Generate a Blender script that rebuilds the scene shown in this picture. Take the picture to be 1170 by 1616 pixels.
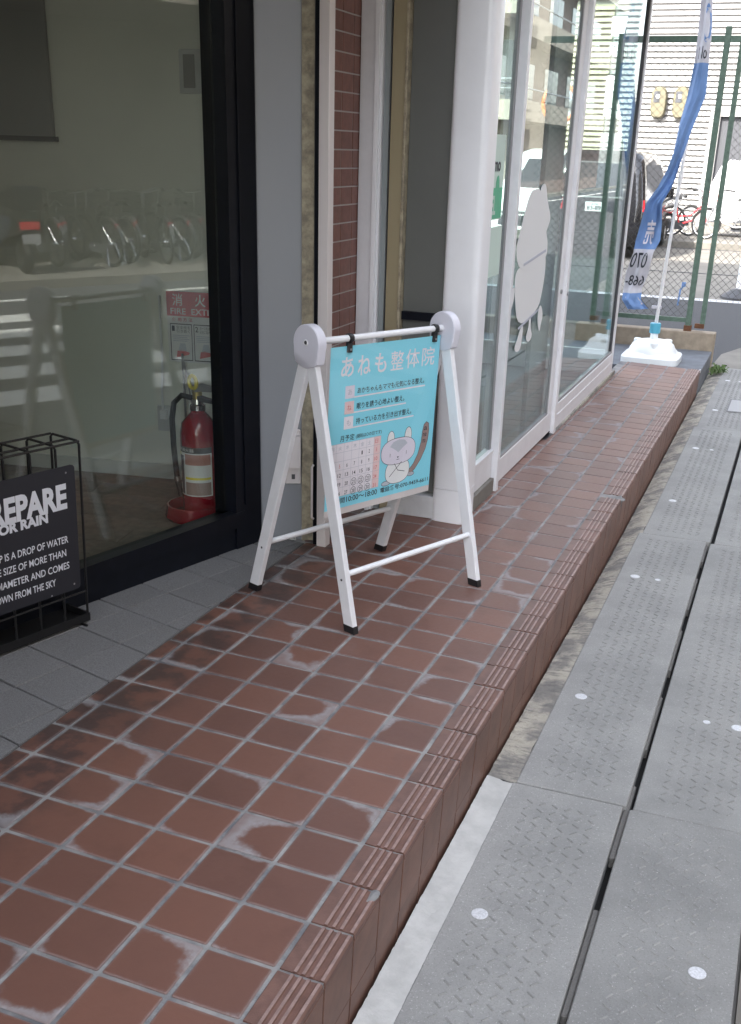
import bpy, math, random
from mathutils import Matrix, Vector
R_ = math.radians
random.seed(7)
S = bpy.context.scene
for o in list(bpy.data.objects): bpy.data.objects.remove(o)
COL = S.collection

# ------------------------------------------------------------------ camera
cam = bpy.data.objects.new('camera', bpy.data.cameras.new('camera')); COL.objects.link(cam)
CP = Vector((0.7651, -1.7080, 1.5377)); yaw, pitch, roll = 0.352848, -0.408313, 0.029965
fw = Vector((-math.sin(yaw)*math.cos(pitch), math.cos(yaw)*math.cos(pitch), math.sin(pitch)))
rt = Vector((math.cos(yaw), math.sin(yaw), 0)); up = rt.cross(fw)
c_, s_ = math.cos(roll), math.sin(roll)
xr, yr = c_*rt + s_*up, -s_*rt + c_*up
cam.matrix_world = Matrix(((xr.x, yr.x, -fw.x, CP.x), (xr.y, yr.y, -fw.y, CP.y), (xr.z, yr.z, -fw.z, CP.z), (0, 0, 0, 1)))
cd = cam.data; cd.sensor_fit = 'VERTICAL'; cd.sensor_height = 24; cd.lens = 1699.95/1616*24
cd.shift_x = -(594.18-585)/1616; cd.shift_y = (967.57-808)/1616
cd.clip_start = .05; cd.clip_end = 600
S.camera = cam

# ------------------------------------------------------------------ sky, sun, exposure
SUN_EL, SUN_AZ = R_(41), R_(205)
w = bpy.data.worlds.new('World'); S.world = w; w.use_nodes = True
nt = w.node_tree; bg = nt.nodes['Background']
sk = nt.nodes.new('ShaderNodeTexSky'); sk.sky_type = 'NISHITA'; sk.sun_disc = False
sk.sun_elevation = SUN_EL; sk.sun_rotation = SUN_AZ; sk.air_density = 1.0; sk.dust_density = 2.0; sk.ozone_density = 1.0
hs = nt.nodes.new('ShaderNodeHueSaturation'); hs.inputs['Saturation'].default_value = .38
nt.links.new(sk.outputs[0], hs.inputs['Color']); nt.links.new(hs.outputs[0], bg.inputs[0]); bg.inputs[1].default_value = .15
sl = bpy.data.lights.new('sun', 'SUN'); sl.energy = 2.0; sl.angle = R_(.53); sl.color = (1, .95, .87)
sun = bpy.data.objects.new('sun', sl); COL.objects.link(sun)
sd = Vector((math.sin(SUN_AZ)*math.cos(SUN_EL), math.cos(SUN_AZ)*math.cos(SUN_EL), math.sin(SUN_EL)))
sun.rotation_euler = sd.to_track_quat('Z', 'Y').to_euler(); sun.location = (0, -10, 20)
S.view_settings.view_transform = 'Standard'; S.view_settings.look = 'None'
S.view_settings.exposure = 2.87; S.view_settings.gamma = 1
S.cycles.max_bounces = 10; S.cycles.transparent_max_bounces = 24; S.cycles.diffuse_bounces = 5; S.cycles.glossy_bounces = 5
S.cycles.sample_clamp_indirect = 6; S.cycles.caustics_reflective = False

# ------------------------------------------------------------------ materials
M = {}
def nodes(name):
    m = bpy.data.materials.new(name); m.use_nodes = True; M[name] = m
    t = m.node_tree; return m, t, t.nodes['Principled BSDF']
def N(t, kind, **kw):
    n = t.nodes.new(kind)
    for k, v in kw.items():
        if k.startswith('i_'): n.inputs[int(k[2:])].default_value = v
        else: setattr(n, k, v)
    return n
def math_(t, op, a, b=None, clamp=False):
    n = t.nodes.new('ShaderNodeMath'); n.operation = op; n.use_clamp = clamp
    for i, v in ((0, a), (1, b)):
        if v is None: continue
        if isinstance(v, (int, float)): n.inputs[i].default_value = v
        else: t.links.new(v, n.inputs[i])
    return n.outputs[0]
def mixc(t, f, a, b):
    n = t.nodes.new('ShaderNodeMix'); n.data_type = 'RGBA'; n.blend_type = 'MIX'
    for sock, v in ((n.inputs[0], f), (n.inputs[6], a), (n.inputs[7], b)):
        if isinstance(v, (int, float)): sock.default_value = v
        elif isinstance(v, tuple): sock.default_value = (*v, 1)
        else: t.links.new(v, sock)
    return n.outputs[2]
def ramp(t, v, lo, hi):
    n = t.nodes.new('ShaderNodeMapRange'); n.interpolation_type = 'SMOOTHSTEP'
    n.inputs[1].default_value = lo; n.inputs[2].default_value = hi; t.links.new(v, n.inputs[0]); return n.outputs[0]
def noise(t, scale, detail=4, rough=.6, vec=None):
    n = t.nodes.new('ShaderNodeTexNoise'); n.inputs['Scale'].default_value = scale; n.inputs['Detail'].default_value = detail; n.inputs['Roughness'].default_value = rough
    if vec is not None: t.links.new(vec, n.inputs['Vector'])
    return n.outputs['Fac']
def world_pos(t): return t.nodes.new('ShaderNodeNewGeometry').outputs['Position']
def bump(t, b, h, strength, dist=.002):
    n = t.nodes.new('ShaderNodeBump'); n.inputs['Strength'].default_value = strength; n.inputs['Distance'].default_value = dist
    t.links.new(h, n.inputs['Height']); t.links.new(n.outputs[0], b.inputs['Normal'])
def pbr(name, col, rough=.5, metal=0., var=None, bmp=None, col2=None, spec=None, coat=0., rand=0.):
    m, t, b = nodes(name)
    b.inputs['Base Color'].default_value = (*col, 1); b.inputs['Roughness'].default_value = rough; b.inputs['Metallic'].default_value = metal
    if spec is not None: b.inputs['Specular IOR Level'].default_value = spec
    b.inputs['Coat Weight'].default_value = coat
    p = world_pos(t); src = None
    if var:
        f = ramp(t, noise(t, var[0], 5, .65, p), .3, .7); c2 = col2 or tuple(x*(1-var[1]) for x in col)
        src = mixc(t, f, col, c2)
    if rand:
        oi = t.nodes.new('ShaderNodeObjectInfo'); h = t.nodes.new('ShaderNodeHueSaturation')
        v = math_(t, 'ADD', math_(t, 'MULTIPLY', oi.outputs['Random'], 2*rand), 1-rand); t.links.new(v, h.inputs['Value'])
        if src is None: h.inputs['Color'].default_value = (*col, 1)
        else: t.links.new(src, h.inputs['Color'])
        src = h.outputs[0]
    if src is not None: t.links.new(src, b.inputs['Base Color'])
    if bmp: bump(t, b, noise(t, bmp[0], 3, .6, p), bmp[1], bmp[2] if len(bmp) > 2 else .002)
    return m

# quarry tile: brown body, grey lime bloom creeping in from the joints
def tile_mat(name, base, base2, bloom, amt):
    m, t, b = nodes(name)
    tc = t.nodes.new('ShaderNodeTexCoord'); oi = t.nodes.new('ShaderNodeObjectInfo'); p = world_pos(t)
    sp = t.nodes.new('ShaderNodeSeparateXYZ'); t.links.new(tc.outputs['Object'], sp.inputs[0])
    edge0 = math_(t, 'DIVIDE', math_(t, 'MAXIMUM', math_(t, 'ABSOLUTE', sp.outputs[0]), math_(t, 'ABSOLUTE', sp.outputs[1])), .074)
    ang = math_(t, 'MULTIPLY', oi.outputs['Random'], 44.0)
    side = math_(t, 'ADD', math_(t, 'MULTIPLY', sp.outputs[0], math_(t, 'COSINE', ang)), math_(t, 'MULTIPLY', sp.outputs[1], math_(t, 'SINE', ang)))
    edge = math_(t, 'ADD', edge0, math_(t, 'MULTIPLY', side, 6.5))
    pick = ramp(t, math_(t, 'FRACT', math_(t, 'MULTIPLY', oi.outputs['Random'], 23.7)), .50, .95)
    n1 = noise(t, 11, 5, .55, p); n2 = noise(t, 3.1, 2, .5, p); n3 = noise(t, 70, 3, .6, p); n4 = noise(t, 420, 2, .6, p)
    # bloom depth grows where the slow noise is high
    dep = math_(t, 'MULTIPLY', math_(t, 'MULTIPLY', pick, math_(t, 'ADD', .3, math_(t, 'MULTIPLY', ramp(t, n2, .42, .62), .7))), amt)
    e2 = math_(t, 'ADD', edge, math_(t, 'MULTIPLY', math_(t, 'SUBTRACT', n1, .5), 1.1))
    thr = math_(t, 'SUBTRACT', 1.62, dep)
    over = math_(t, 'ADD', math_(t, 'SUBTRACT', e2, thr), math_(t, 'MULTIPLY', math_(t, 'SUBTRACT', n3, .5), .28))
    mask = math_(t, 'MULTIPLY', ramp(t, over, -.24, .18), math_(t, 'SUBTRACT', 1.0, math_(t, 'MULTIPLY', ramp(t, over, .12, .6), .45)))
    mask = math_(t, 'MULTIPLY', mask, math_(t, 'ADD', .45, math_(t, 'MULTIPLY', n3, .8)), True)
    rim = math_(t, 'MULTIPLY', ramp(t, math_(t, 'ADD', edge0, math_(t, 'MULTIPLY', n3, .1)), .94, 1.06), .22)
    mask = math_(t, 'MAXIMUM', math_(t, 'MULTIPLY', mask, .8), rim)
    f = math_(t, 'ADD', math_(t, 'MULTIPLY', oi.outputs['Random'], .65), math_(t, 'MULTIPLY', n1, .35))
    colr = mixc(t, f, base, base2)
    dark = math_(t, 'MULTIPLY', ramp(t, noise(t, 5, 4, .6, p), .52, .72), .35)
    colr = mixc(t, dark, colr, tuple(x*.5 for x in base))
    wp_ = t.nodes.new('ShaderNodeSeparateXYZ'); t.links.new(p, wp_.inputs[0])
    damp = math_(t, 'MULTIPLY', math_(t, 'MULTIPLY', ramp(t, math_(t, 'MULTIPLY', wp_.outputs[0], -1), .70, .86), ramp(t, noise(t, 9, 4, .6, p), .40, .58)), .75)
    colr = mixc(t, damp, colr, (.05, .038, .036))
    colr = mixc(t, math_(t, 'MULTIPLY', ramp(t, n4, .62, .75), .25), colr, tuple(x*.45 for x in base))
    colr = mixc(t, mask, colr, bloom)
    t.links.new(colr, b.inputs['Base Color'])
    r = math_(t, 'ADD', .36, math_(t, 'MULTIPLY', mask, .4)); r = math_(t, 'ADD', r, math_(t, 'MULTIPLY', n3, .16))
    t.links.new(r, b.inputs['Roughness']); b.inputs['Specular IOR Level'].default_value = .45
    bump(t, b, math_(t, 'ADD', n3, math_(t, 'MULTIPLY', n4, .35)), .25, .0015)
    return m
tile_mat('tile', (.194, .091, .065), (.126, .064, .051), (.33, .325, .335), .95)
pbr('nosing', (.175, .092, .072), .5, var=(12, .32), bmp=(300, .3), rand=.1)
pbr('nosing_rib', (.33, .225, .20), .5, var=(40, .35), bmp=(300, .3))
pbr('riser', (.19, .098, .072), .5, var=(9, .3), bmp=(300, .2), rand=.1)
pbr('grout', (.33, .325, .315), .95, var=(7, .6), col2=(.13, .132, .142), bmp=(160, .6, .003))
pbr('paver', (.235, .233, .235), .8, var=(260, .42), bmp=(240, .45, .002), rand=.07)
pbr('paver_bed', (.055, .055, .058), .95, bmp=(200, .5))
pbr('mortar_new', (.50, .50, .485), .85, var=(9, .22), bmp=(70, .5, .004))
def mortar_old():
    m, t, b = nodes('mortar_old'); p = world_pos(t); mp = t.nodes.new('ShaderNodeMapping'); mp.inputs['Scale'].default_value = (9, 55, 20); t.links.new(p, mp.inputs[0])
    st_ = noise(t, 1, 4, .6, mp.outputs[0])
    c = mixc(t, ramp(t, noise(t, 7, 5, .6, p), .42, .60), (.43, .40, .34), (.225, .215, .20))
    c = mixc(t, math_(t, 'MULTIPLY', ramp(t, st_, .48, .66), .7), c, (.15, .147, .142))
    t.links.new(c, b.inputs['Base Color']); b.inputs['Roughness'].default_value = .95
    bump(t, b, math_(t, 'ADD', st_, noise(t, 130, 4, .7, p)), 1, .006)
mortar_old()
def cover_mat():
    m, t, b = nodes('cover'); p = world_pos(t); oi = t.nodes.new('ShaderNodeObjectInfo')
    c = mixc(t, ramp(t, noise(t, 3.2, 6, .65, p), .35, .68), (.275, .275, .268), (.215, .216, .212))
    c = mixc(t, math_(t, 'MULTIPLY', ramp(t, noise(t, 210, 4, .75, p), .48, .70), .62), c, (.16, .16, .157))
    c = mixc(t, math_(t, 'MULTIPLY', ramp(t, noise(t, 170, 3, .7, p), .60, .70), .6), c, (.52, .52, .51))
    c = mixc(t, math_(t, 'MULTIPLY', ramp(t, noise(t, 17, 6, .75, p), .58, .74), .45), c, (.18, .177, .17))
    hv = t.nodes.new('ShaderNodeHueSaturation'); t.links.new(c, hv.inputs['Color']); t.links.new(math_(t, 'ADD', .86, math_(t, 'MULTIPLY', oi.outputs['Random'], .26)), hv.inputs['Value'])
    t.links.new(hv.outputs[0], b.inputs['Base Color']); b.inputs['Roughness'].default_value = .85
    bump(t, b, noise(t, 380, 4, .7, p), .55, .002)
cover_mat()
pbr('slotfill', (.13, .125, .118), .95, bmp=(150, .8, .004))
pbr('black', (.004, .004, .004), .9)
pbr('zinc', (.66, .67, .70), .5, metal=.15, var=(160, .3))
pbr('asphalt', (.062, .064, .07), .9, var=(120, .35), bmp=(180, .7, .004))
pbr('asphalt_new', (.085, .088, .096), .9, var=(40, .25), bmp=(180, .7, .004))
pbr('concrete', (.21, .197, .175), .9, var=(2.5, .3), bmp=(90, .4))
pbr('slab', (.15, .165, .19), .75, var=(7, .3), bmp=(60, .4))
pbr('blockwall', (.36, .30, .23), .9, var=(9, .3), bmp=(70, .5))
pbr('roadpaint', (.75, .75, .73), .8, var=(30, .3))
pbr('white_alu', (.75, .755, .785), .38, var=(14, .07))
pbr('white_gloss', (.81, .82, .85), .32, var=(5, .05))
pbr('white_dull', (.62, .63, .65), .6, var=(12, .12))
pbr('hub_white', (.68, .68, .76), .4)
pbr('black_plastic', (.012, .012, .014), .45)
pbr('dark_frame', (.006, .0075, .013), .3, var=(20, .3), spec=.3)
pbr('grey_panel', (.27, .285, .31), .42, metal=.1, var=(1.5, .07))
pbr('panel_trim', (.62, .61, .63), .4)
pbr('cream_paint', (.42, .37, .26), .6, var=(26, .7), col2=(.20, .175, .13), bmp=(60, .4))
pbr('gold_alu', (.36, .31, .20), .4, metal=.3)
pbr('green_grey', (.30, .33, .34), .3)
pbr('cream_white', (.66, .61, .60), .45)
pbr('brick_tile', (.225, .10, .078), .42, var=(30, .25), bmp=(120, .25), rand=.12)
pbr('brick_joint', (.46, .44, .43), .95)
pbr('dark_wall', (.115, .12, .112), .5, var=(2, .1))
pbr('plaster', (.80, .80, .75), .85, var=(1.2, .06), bmp=(200, .1))
pbr('ceiling', (.78, .77, .74), .9)
pbr('baseboard', (.62, .63, .62), .5)
pbr('wood_floor', (.20, .155, .125), .5, var=(24, .35), rand=.15)
pbr('mass', (.42, .40, .37), .8, var=(3, .1))
pbr('facade', (.30, .265, .22), .85, var=(1.5, .12))
pbr('facade_pink', (.22, .16, .14), .85, var=(2, .12))
pbr('dark_int', (.03, .03, .03), .8)
pbr('floor_int', (.07, .068, .065), .5, var=(3, .2))
pbr('wall_int', (.42, .44, .44), .8)
pbr('siding', (.34, .333, .325), .6, var=(1.2, .05))
pbr('siding_cream', (.42, .37, .27), .6)
pbr('meter', (.15, .135, .085), .5)
pbr('dark_grey', (.06, .062, .07), .5)
pbr('mid_grey', (.25, .25, .26), .5)
pbr('poster_blue', (.25, .71, .86), .45)
pbr('ink_white', (.82, .78, .83), .6)
pbr('ink_pink', (.80, .58, .58), .6)
pbr('ink_lilac', (.72, .68, .78), .6)
pbr('ink_dark', (.03, .035, .05), .6)
pbr('ink_line', (.45, .47, .55), .6)
pbr('ink_red', (.62, .16, .16), .6)
pbr('ink_grey', (.50, .53, .60), .6)
pbr('ink_brown', (.33, .23, .21), .6)
pbr('ink_cream', (.78, .79, .80), .6)
pbr('board_black', (.018, .019, .026), .5)
pbr('letter', (.72, .74, .80), .55)
pbr('wire_black', (.008, .008, .009), .4)
pbr('ext_red', (.26, .007, .018), .22, coat=.5)
pbr('sign_red', (.42, .012, .02), .4)
pbr('paper', (.72, .72, .73), .6)
pbr('brass', (.55, .42, .14), .35, metal=.7)
pbr('chrome', (.72, .72, .74), .18, metal=1)
pbr('rubber', (.012, .012, .012), .65)
pbr('yellow', (.72, .6, .06), .5)
pbr('fence_green', (.10, .165, .125), .5, var=(30, .35))
pbr('fence_wire', (.07, .07, .065), .6)
pbr('rust', (.16, .07, .035), .9, var=(60, .5))
pbr('banner_blue', (.17, .30, .58), .7, var=(9, .12))
pbr('banner_white', (.60, .60, .66), .7, var=(9, .08))
pbr('base_white', (.80, .84, .86), .35)
pbr('cap_blue', (.10, .42, .58), .4)
pbr('pole_white', (.78, .78, .79), .4)
pbr('car_black', (.008, .008, .010), .12, coat=.6)
pbr('car_white', (.78, .78, .77), .25, coat=.4)
pbr('car_glass', (.03, .035, .04), .05)
pbr('tail_red', (.45, .012, .02), .2)
pbr('lamp_clear', (.7, .7, .72), .1, metal=.5)
pbr('orange', (.72, .20, .06), .4)
pbr('red_paint', (.62, .02, .03), .3)
pbr('silver', (.55, .56, .58), .3, metal=.8)
pbr('tarp', (.5, .5, .51), .6)
pbr('leaf', (.07, .12, .03), .7)
pbr('poster_green', (.08, .42, .25), .5)
pbr('poster_pale', (.55, .68, .62), .6)
pbr('decal', (.72, .73, .74), .6)
pbr('shutter', (.30, .28, .25), .6)
pbr('skin_pink', (.45, .22, .19), .6)

def glass(name, tint, f0=.04, k=1.0, rough=0.0):
    m, t, b = nodes(name); t.nodes.remove(b); out = t.nodes['Material Output']
    g = t.nodes.new('ShaderNodeNewGeometry'); d = N(t, 'ShaderNodeVectorMath', operation='DOT_PRODUCT')
    t.links.new(g.outputs['Normal'], d.inputs[0]); t.links.new(g.outputs['Incoming'], d.inputs[1])
    c = math_(t, 'SUBTRACT', 1, math_(t, 'ABSOLUTE', d.outputs['Value']))
    f = math_(t, 'ADD', f0, math_(t, 'MULTIPLY', math_(t, 'POWER', c, 5), (1-f0)*k), True)
    tr = t.nodes.new('ShaderNodeBsdfTransparent'); tr.inputs[0].default_value = (*tint, 1)
    gl = t.nodes.new('ShaderNodeBsdfGlossy'); gl.inputs['Roughness'].default_value = rough; gl.inputs[0].default_value = (.95, .97, .97, 1)
    mx = t.nodes.new('ShaderNodeMixShader'); t.links.new(f, mx.inputs[0]); t.links.new(tr.outputs[0], mx.inputs[1]); t.links.new(gl.outputs[0], mx.inputs[2])
    t.links.new(mx.outputs[0], out.inputs[0]); return m
glass('glass_shop', (.95, .98, .955), .06, .8)
glass('glass_door', (.86, .92, .91), .045, .72)
glass('glass_dark', (.25, .27, .26), .05, .8)
glass('sleeve', (.985, .985, .985), .015, .4, .03)

# ------------------------------------------------------------------ mesh helpers
class MB:
    def __init__(s): s.v = []; s.f = []
    def add(s, vs, fs):
        o = len(s.v); s.v += [tuple(v) for v in vs]; s.f += [tuple(i+o for i in f) for f in fs]; return s
    def box(s, x0, x1, y0, y1, z0, z1):
        return s.add([(x, y, z) for x in (x0, x1) for y in (y0, y1) for z in (z0, z1)],
                     [(0, 1, 3, 2), (4, 6, 7, 5), (0, 4, 5, 1), (2, 3, 7, 6), (0, 2, 6, 4), (1, 5, 7, 3)])
    def bbox(s, x0, x1, y0, y1, z0, z1, b=.003):   # box with chamfered top and vertical edges
        def ring(x0, x1, y0, y1, z, c): return [(x0+c, y0, z), (x1-c, y0, z), (x1, y0+c, z), (x1, y1-c, z), (x1-c, y1, z), (x0+c, y1, z), (x0, y1-c, z), (x0, y0+c, z)]
        r = [ring(x0, x1, y0, y1, z0, b), ring(x0, x1, y0, y1, z1-b, b), ring(x0+b, x1-b, y0+b, y1-b, z1, b*.6)]
        return s.loft(r, True, True)
    def loft(s, rings, cap0=False, cap1=False, closed=True):
        n = len(rings[0]); vs = [p for r in rings for p in r]; fs = []
        for i in range(len(rings)-1):
            for j in range(n if closed else n-1):
                k = (j+1) % n; fs.append((i*n+j, i*n+k, (i+1)*n+k, (i+1)*n+j))
        if cap0: fs.append(tuple(range(n))[::-1])
        if cap1: fs.append(tuple((len(rings)-1)*n+j for j in range(n)))
        return s.add(vs, fs)
    def tube(s, pts, r, n=8, cap=True):
        P = [Vector(p) for p in pts]; rings = []; ref = None
        for i, p in enumerate(P):
            d = (P[min(i+1, len(P)-1)]-P[max(i-1, 0)]).normalized()
            if ref is None: ref = d.orthogonal().normalized()
            u = (ref - d*ref.dot(d)).normalized(); ref = u; v = d.cross(u)
            rr = r[i] if isinstance(r, (list, tuple)) else r
            rings.append([p + u*math.cos(2*math.pi*k/n)*rr + v*math.sin(2*math.pi*k/n)*rr for k in range(n)])
        return s.loft(rings, cap, cap)
    def lathe(s, prof, n=24, c=(0, 0), axis='z'):
        rings = [[(c[0]+r*math.cos(2*math.pi*k/n), c[1]+r*math.sin(2*math.pi*k/n), z) for k in range(n)] for r, z in prof]
        return s.loft(rings, True, True)
    def prism(s, poly, y0, y1):       # polygon in xz, extruded along y
        n = len(poly); vs = [(x, y0, z) for x, z in poly]+[(x, y1, z) for x, z in poly]
        fs = [tuple(range(n)), tuple(range(2*n-1, n-1, -1))]+[(i, i+n, (i+1) % n+n, (i+1) % n) for i in range(n)]
        return s.add(vs, fs)
    def extr(s, poly, z0, z1):        # polygon in xy, extruded along z
        n = len(poly); vs = [(x, y, z0) for x, y in poly]+[(x, y, z1) for x, y in poly]
        fs = [tuple(range(n))[::-1], tuple(range(n, 2*n))]+[(i, (i+1) % n, (i+1) % n+n, i+n) for i in range(n)]
        return s.add(vs, fs)
    def torus(s, c, R, r, n=28, m=6, axis='y'):
        rings = []
        for i in range(n):
            a = 2*math.pi*i/n; ring = []
            for j in range(m):
                b = 2*math.pi*j/m; q = R+r*math.cos(b); h = r*math.sin(b)
                ring.append((c[0]+q*math.cos(a), c[1]+h, c[2]+q*math.sin(a)) if axis == 'y' else (c[0]+q*math.cos(a), c[1]+q*math.sin(a), c[2]+h))
            rings.append(ring)
        rings.append(rings[0]); return s.loft(rings)
    def map(s, fn): s.v = [tuple(fn(Vector(v))) for v in s.v]; return s
    def mesh(s, name, mat, smooth=False):
        me = bpy.data.meshes.new(name); me.from_pydata([tuple(v) for v in s.v], [], s.f); me.validate()
        import bmesh
        b = bmesh.new(); b.from_mesh(me); bmesh.ops.recalc_face_normals(b, faces=b.faces); b.to_mesh(me); b.free()
        me.materials.append(M[mat])
        if smooth:
            me.polygons.foreach_set('use_smooth', [True]*len(me.polygons))
            try: me.set_sharp_from_angle(angle=R_(38))
            except Exception: pass
        return me
    def build(s, name, mat, parent=None, loc=(0, 0, 0), rot=(0, 0, 0), smooth=False):
        return put(name, s.mesh(name, mat, smooth), parent, loc, rot)
def put(name, me, parent=None, loc=(0, 0, 0), rot=(0, 0, 0)):
    o = bpy.data.objects.new(name, me); COL.objects.link(o); o.parent = parent; o.location = loc; o.rotation_euler = rot; return o
def tag(o, label=None, cat=None, group=None, kind=None):
    if label: o['label'] = label
    if cat: o['category'] = cat
    if group: o['group'] = group
    if kind: o['kind'] = kind
    return o
def thing(name, label=None, cat=None, loc=(0, 0, 0), rot=(0, 0, 0), group=None, kind=None):
    o = bpy.data.objects.new(name, None); COL.objects.link(o); o.location = loc; o.rotation_euler = rot; o.empty_display_size = .1
    return tag(o, label, cat, group, kind)
def copy_tree(o, parent=None):
    c = o.copy(); COL.objects.link(c); c.parent = parent
    for ch in o.children: copy_tree(ch, c)
    return c
def circ(cx, cz, rx, rz, n=32, p=2.0, a0=0):
    out = []
    for i in range(n):
        a = a0+2*math.pi*i/n; c, s = math.cos(a), math.sin(a)
        out.append((cx+rx*math.copysign(abs(c)**(2/p), c), cz+rz*math.copysign(abs(s)**(2/p), s)))
    return out
def text_mesh(body, bold=0.0, res=3):
    cu = bpy.data.curves.new('txt', 'FONT'); cu.body = body; cu.size = 1; cu.resolution_u = res; cu.offset = bold
    o = bpy.data.objects.new('txt', cu); COL.objects.link(o)
    dg = bpy.context.evaluated_depsgraph_get(); me = bpy.data.meshes.new_from_object(o.evaluated_get(dg))
    bpy.data.objects.remove(o); bpy.data.curves.remove(cu); return me
def text(name, body, mat, parent, x0, x1, z0, z1, y=-.001, bold=0.0, fn=None, mirror=False, slant=0.0, full=None, res=3):
    """lettering printed in the xz plane of parent, fitted to the box x0..x1, z0..z1; fn maps the points"""
    me = text_mesh(body, bold, res); vs = [v.co for v in me.vertices]
    ax0, ax1 = min(v.x for v in vs), max(v.x for v in vs); az0, az1 = min(v.y for v in vs), max(v.y for v in vs)
    for v in me.vertices:
        u = (v.co.x-ax0)/(ax1-ax0); q = (v.co.y-az0)/(az1-az0)
        if mirror: u = 1-u
        p = Vector((x0+(x1-x0)*u + slant*q*(z1-z0), y, z0+(z1-z0)*q)); v.co = fn(p) if fn else p
    me.materials.clear(); me.materials.append(M[mat]); me.name = name
    return put(name, me, parent)
def print_(name, poly, mat, parent, y, t=.0004):
    return MB().prism(poly, y, y+t).build(name, mat, parent)

SX, SY = -.028189, -.012246
def zf(x, y): return SX*x+SY*y
TILT = (math.atan(SY), -math.atan(SX), 0)
G = -.25          # pavement level
def tilt_z(rz):   # rotation that stands a thing square on the sloping porch
    return (Matrix.Rotation(TILT[1], 3, 'Y') @ Matrix.Rotation(TILT[0], 3, 'X') @ Matrix.Rotation(rz, 3, 'Z')).to_euler()

# ================================================================== ground
tag(MB().box(-150, 150, -150, 250, -.6, -.325).build('ground', 'asphalt'), kind='structure')
road = tag(MB().box(1.10, 9.3, -60, 120, -.5, -.318).build('road', 'asphalt_new'), kind='structure')
for (x0, x1, y0, y1) in [(8.35, 8.5, -60, 120)]+[(3.0+i*.95, 3.5+i*.95, 2.2, 5.0) for i in range(5)]:
    MB().box(x0, x1, y0, y1, -.3175, -.314).build('painted_marking', 'roadpaint', road)
tag(MB().box(.965, 1.10, -60, 10.3, -.5, -.262).build('kerb', 'concrete'), kind='structure')
tag(MB().box(9.3, 9.5, -60, 120, -.5, -.2).build('kerb', 'concrete'), kind='structure')
tag(MB().box(9.5, 13.5, -60, 60, -.5, -.212).build('far_pavement', 'concrete'), kind='structure')
lot = tag(MB().box(-24, 1.08, 14.5, 29.9, -.5, -.30).build('parking_lot', 'concrete'), kind='structure')
lot2 = tag(MB().extr([(-24, 9.0), (.12, 9.0), (.14, 9.7), (.5, 10.9), (1.08, 11.8), (1.08, 14.28), (-24, 14.28)], -.5, -.292).build('lot_apron', 'asphalt'), kind='structure')
tag(MB().extr([(.108, 8.88), (.962, 8.88), (.962, 11.5), (.5, 10.88), (.145, 9.69)], -.5, G-.012).build('pavement_end', 'concrete'), kind='structure')
tag(MB().bbox(-3.55, 1.06, 23.75, 29.88, -.5, -.15, .02).build('raised_pavement', 'concrete'), kind='structure')
# drain channel across the lot
dr = thing('drain_channel', 'long white-edged drain grating across the car park behind the fence', 'drain', (0, 14.39, -.3))
MB().box(-24, 1.0, -.10, .10, -.2, -.012).build('channel', 'black', dr)
MB().box(-24, 1.0, -.11, -.075, -.02, .012).box(-24, 1.0, .075, .11, -.02, .012).build('edge_bar', 'white_dull', dr)
gb = MB().box(-.028, .028, -.074, .074, -.02, .008).mesh('grate_bar', 'white_dull')
for i in range(80): put('grate_bar', gb, dr, (.95-i*.075, 0, 0))
for y in (18.2, 23.6): MB().box(-24, 1.0, y, y+.05, -.29, -.2985).build('expansion_joint', 'dark_grey', lot)

# ------------------------------------------------------------------ tiled porch
porch = thing('porch', rot=TILT, kind='structure')
P = .158; H = .0745; END = 49
MB().extr([(-1.003, -1.75), (.104, -1.75), (.104, END*P-.004), (-.56, END*P-.004), (-.56, 2.9), (-1.2, 2.9), (-1.2, 2.22), (-1.003, 2.2)], -.45, -.0036).build('mortar_bed', 'grout', porch)
def tile_mesh(x0, x1, y0, y1, b=.0022, th=.02):
    m = MB(); r = lambda z, i, c: [(x0+i+c, y0+i, z), (x1-i-c, y0+i, z), (x1-i, y0+i+c, z), (x1-i, y1-i-c, z), (x1-i-c, y1-i, z), (x0+i+c, y1-i, z), (x0+i, y1-i-c, z), (x0+i, y0+i+c, z)]
    return m.loft([r(-th, 0, .003), r(-b*.7, 0, .003), r(0, b, .002)], False, True)
full = tile_mesh(-H+.0006, H-.0006, -H+.0008, H-.0008).mesh('floor_tile', 'tile')
half = {}
def tile(cx, cy, me): 
    o = put('floor_tile', me, porch, (cx, cy, random.uniform(-.0012, .0006)), (random.uniform(-.004, .004), random.uniform(-.004, .004), random.uniform(-.006, .006))); return o
def cut_tile(x0, x1, cy):
    k = round(x1-x0, 3)
    if k not in half: half[k] = tile_mesh(-k/2, k/2, -H+.0025, H-.0025).mesh('cut_tile', 'tile')
    put('cut_tile', half[k], porch, ((x0+x1)/2, cy, random.uniform(-.001, .0005)))
for j in range(-11, END):
    cy = (j+.5)*P
    for i in range(6 if cy < 2.78 else 3): tile(-(i+.5)*P, cy, full)
    if cy < 2.2: cut_tile(-1.0, -.953, cy)
    elif cy < 2.78: cut_tile(-1.015, -.953, cy)
    elif 3.38 < cy < 4.8: cut_tile(-.545, -.479, cy)
    else: cut_tile(-.497, -.479, cy)
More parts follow.
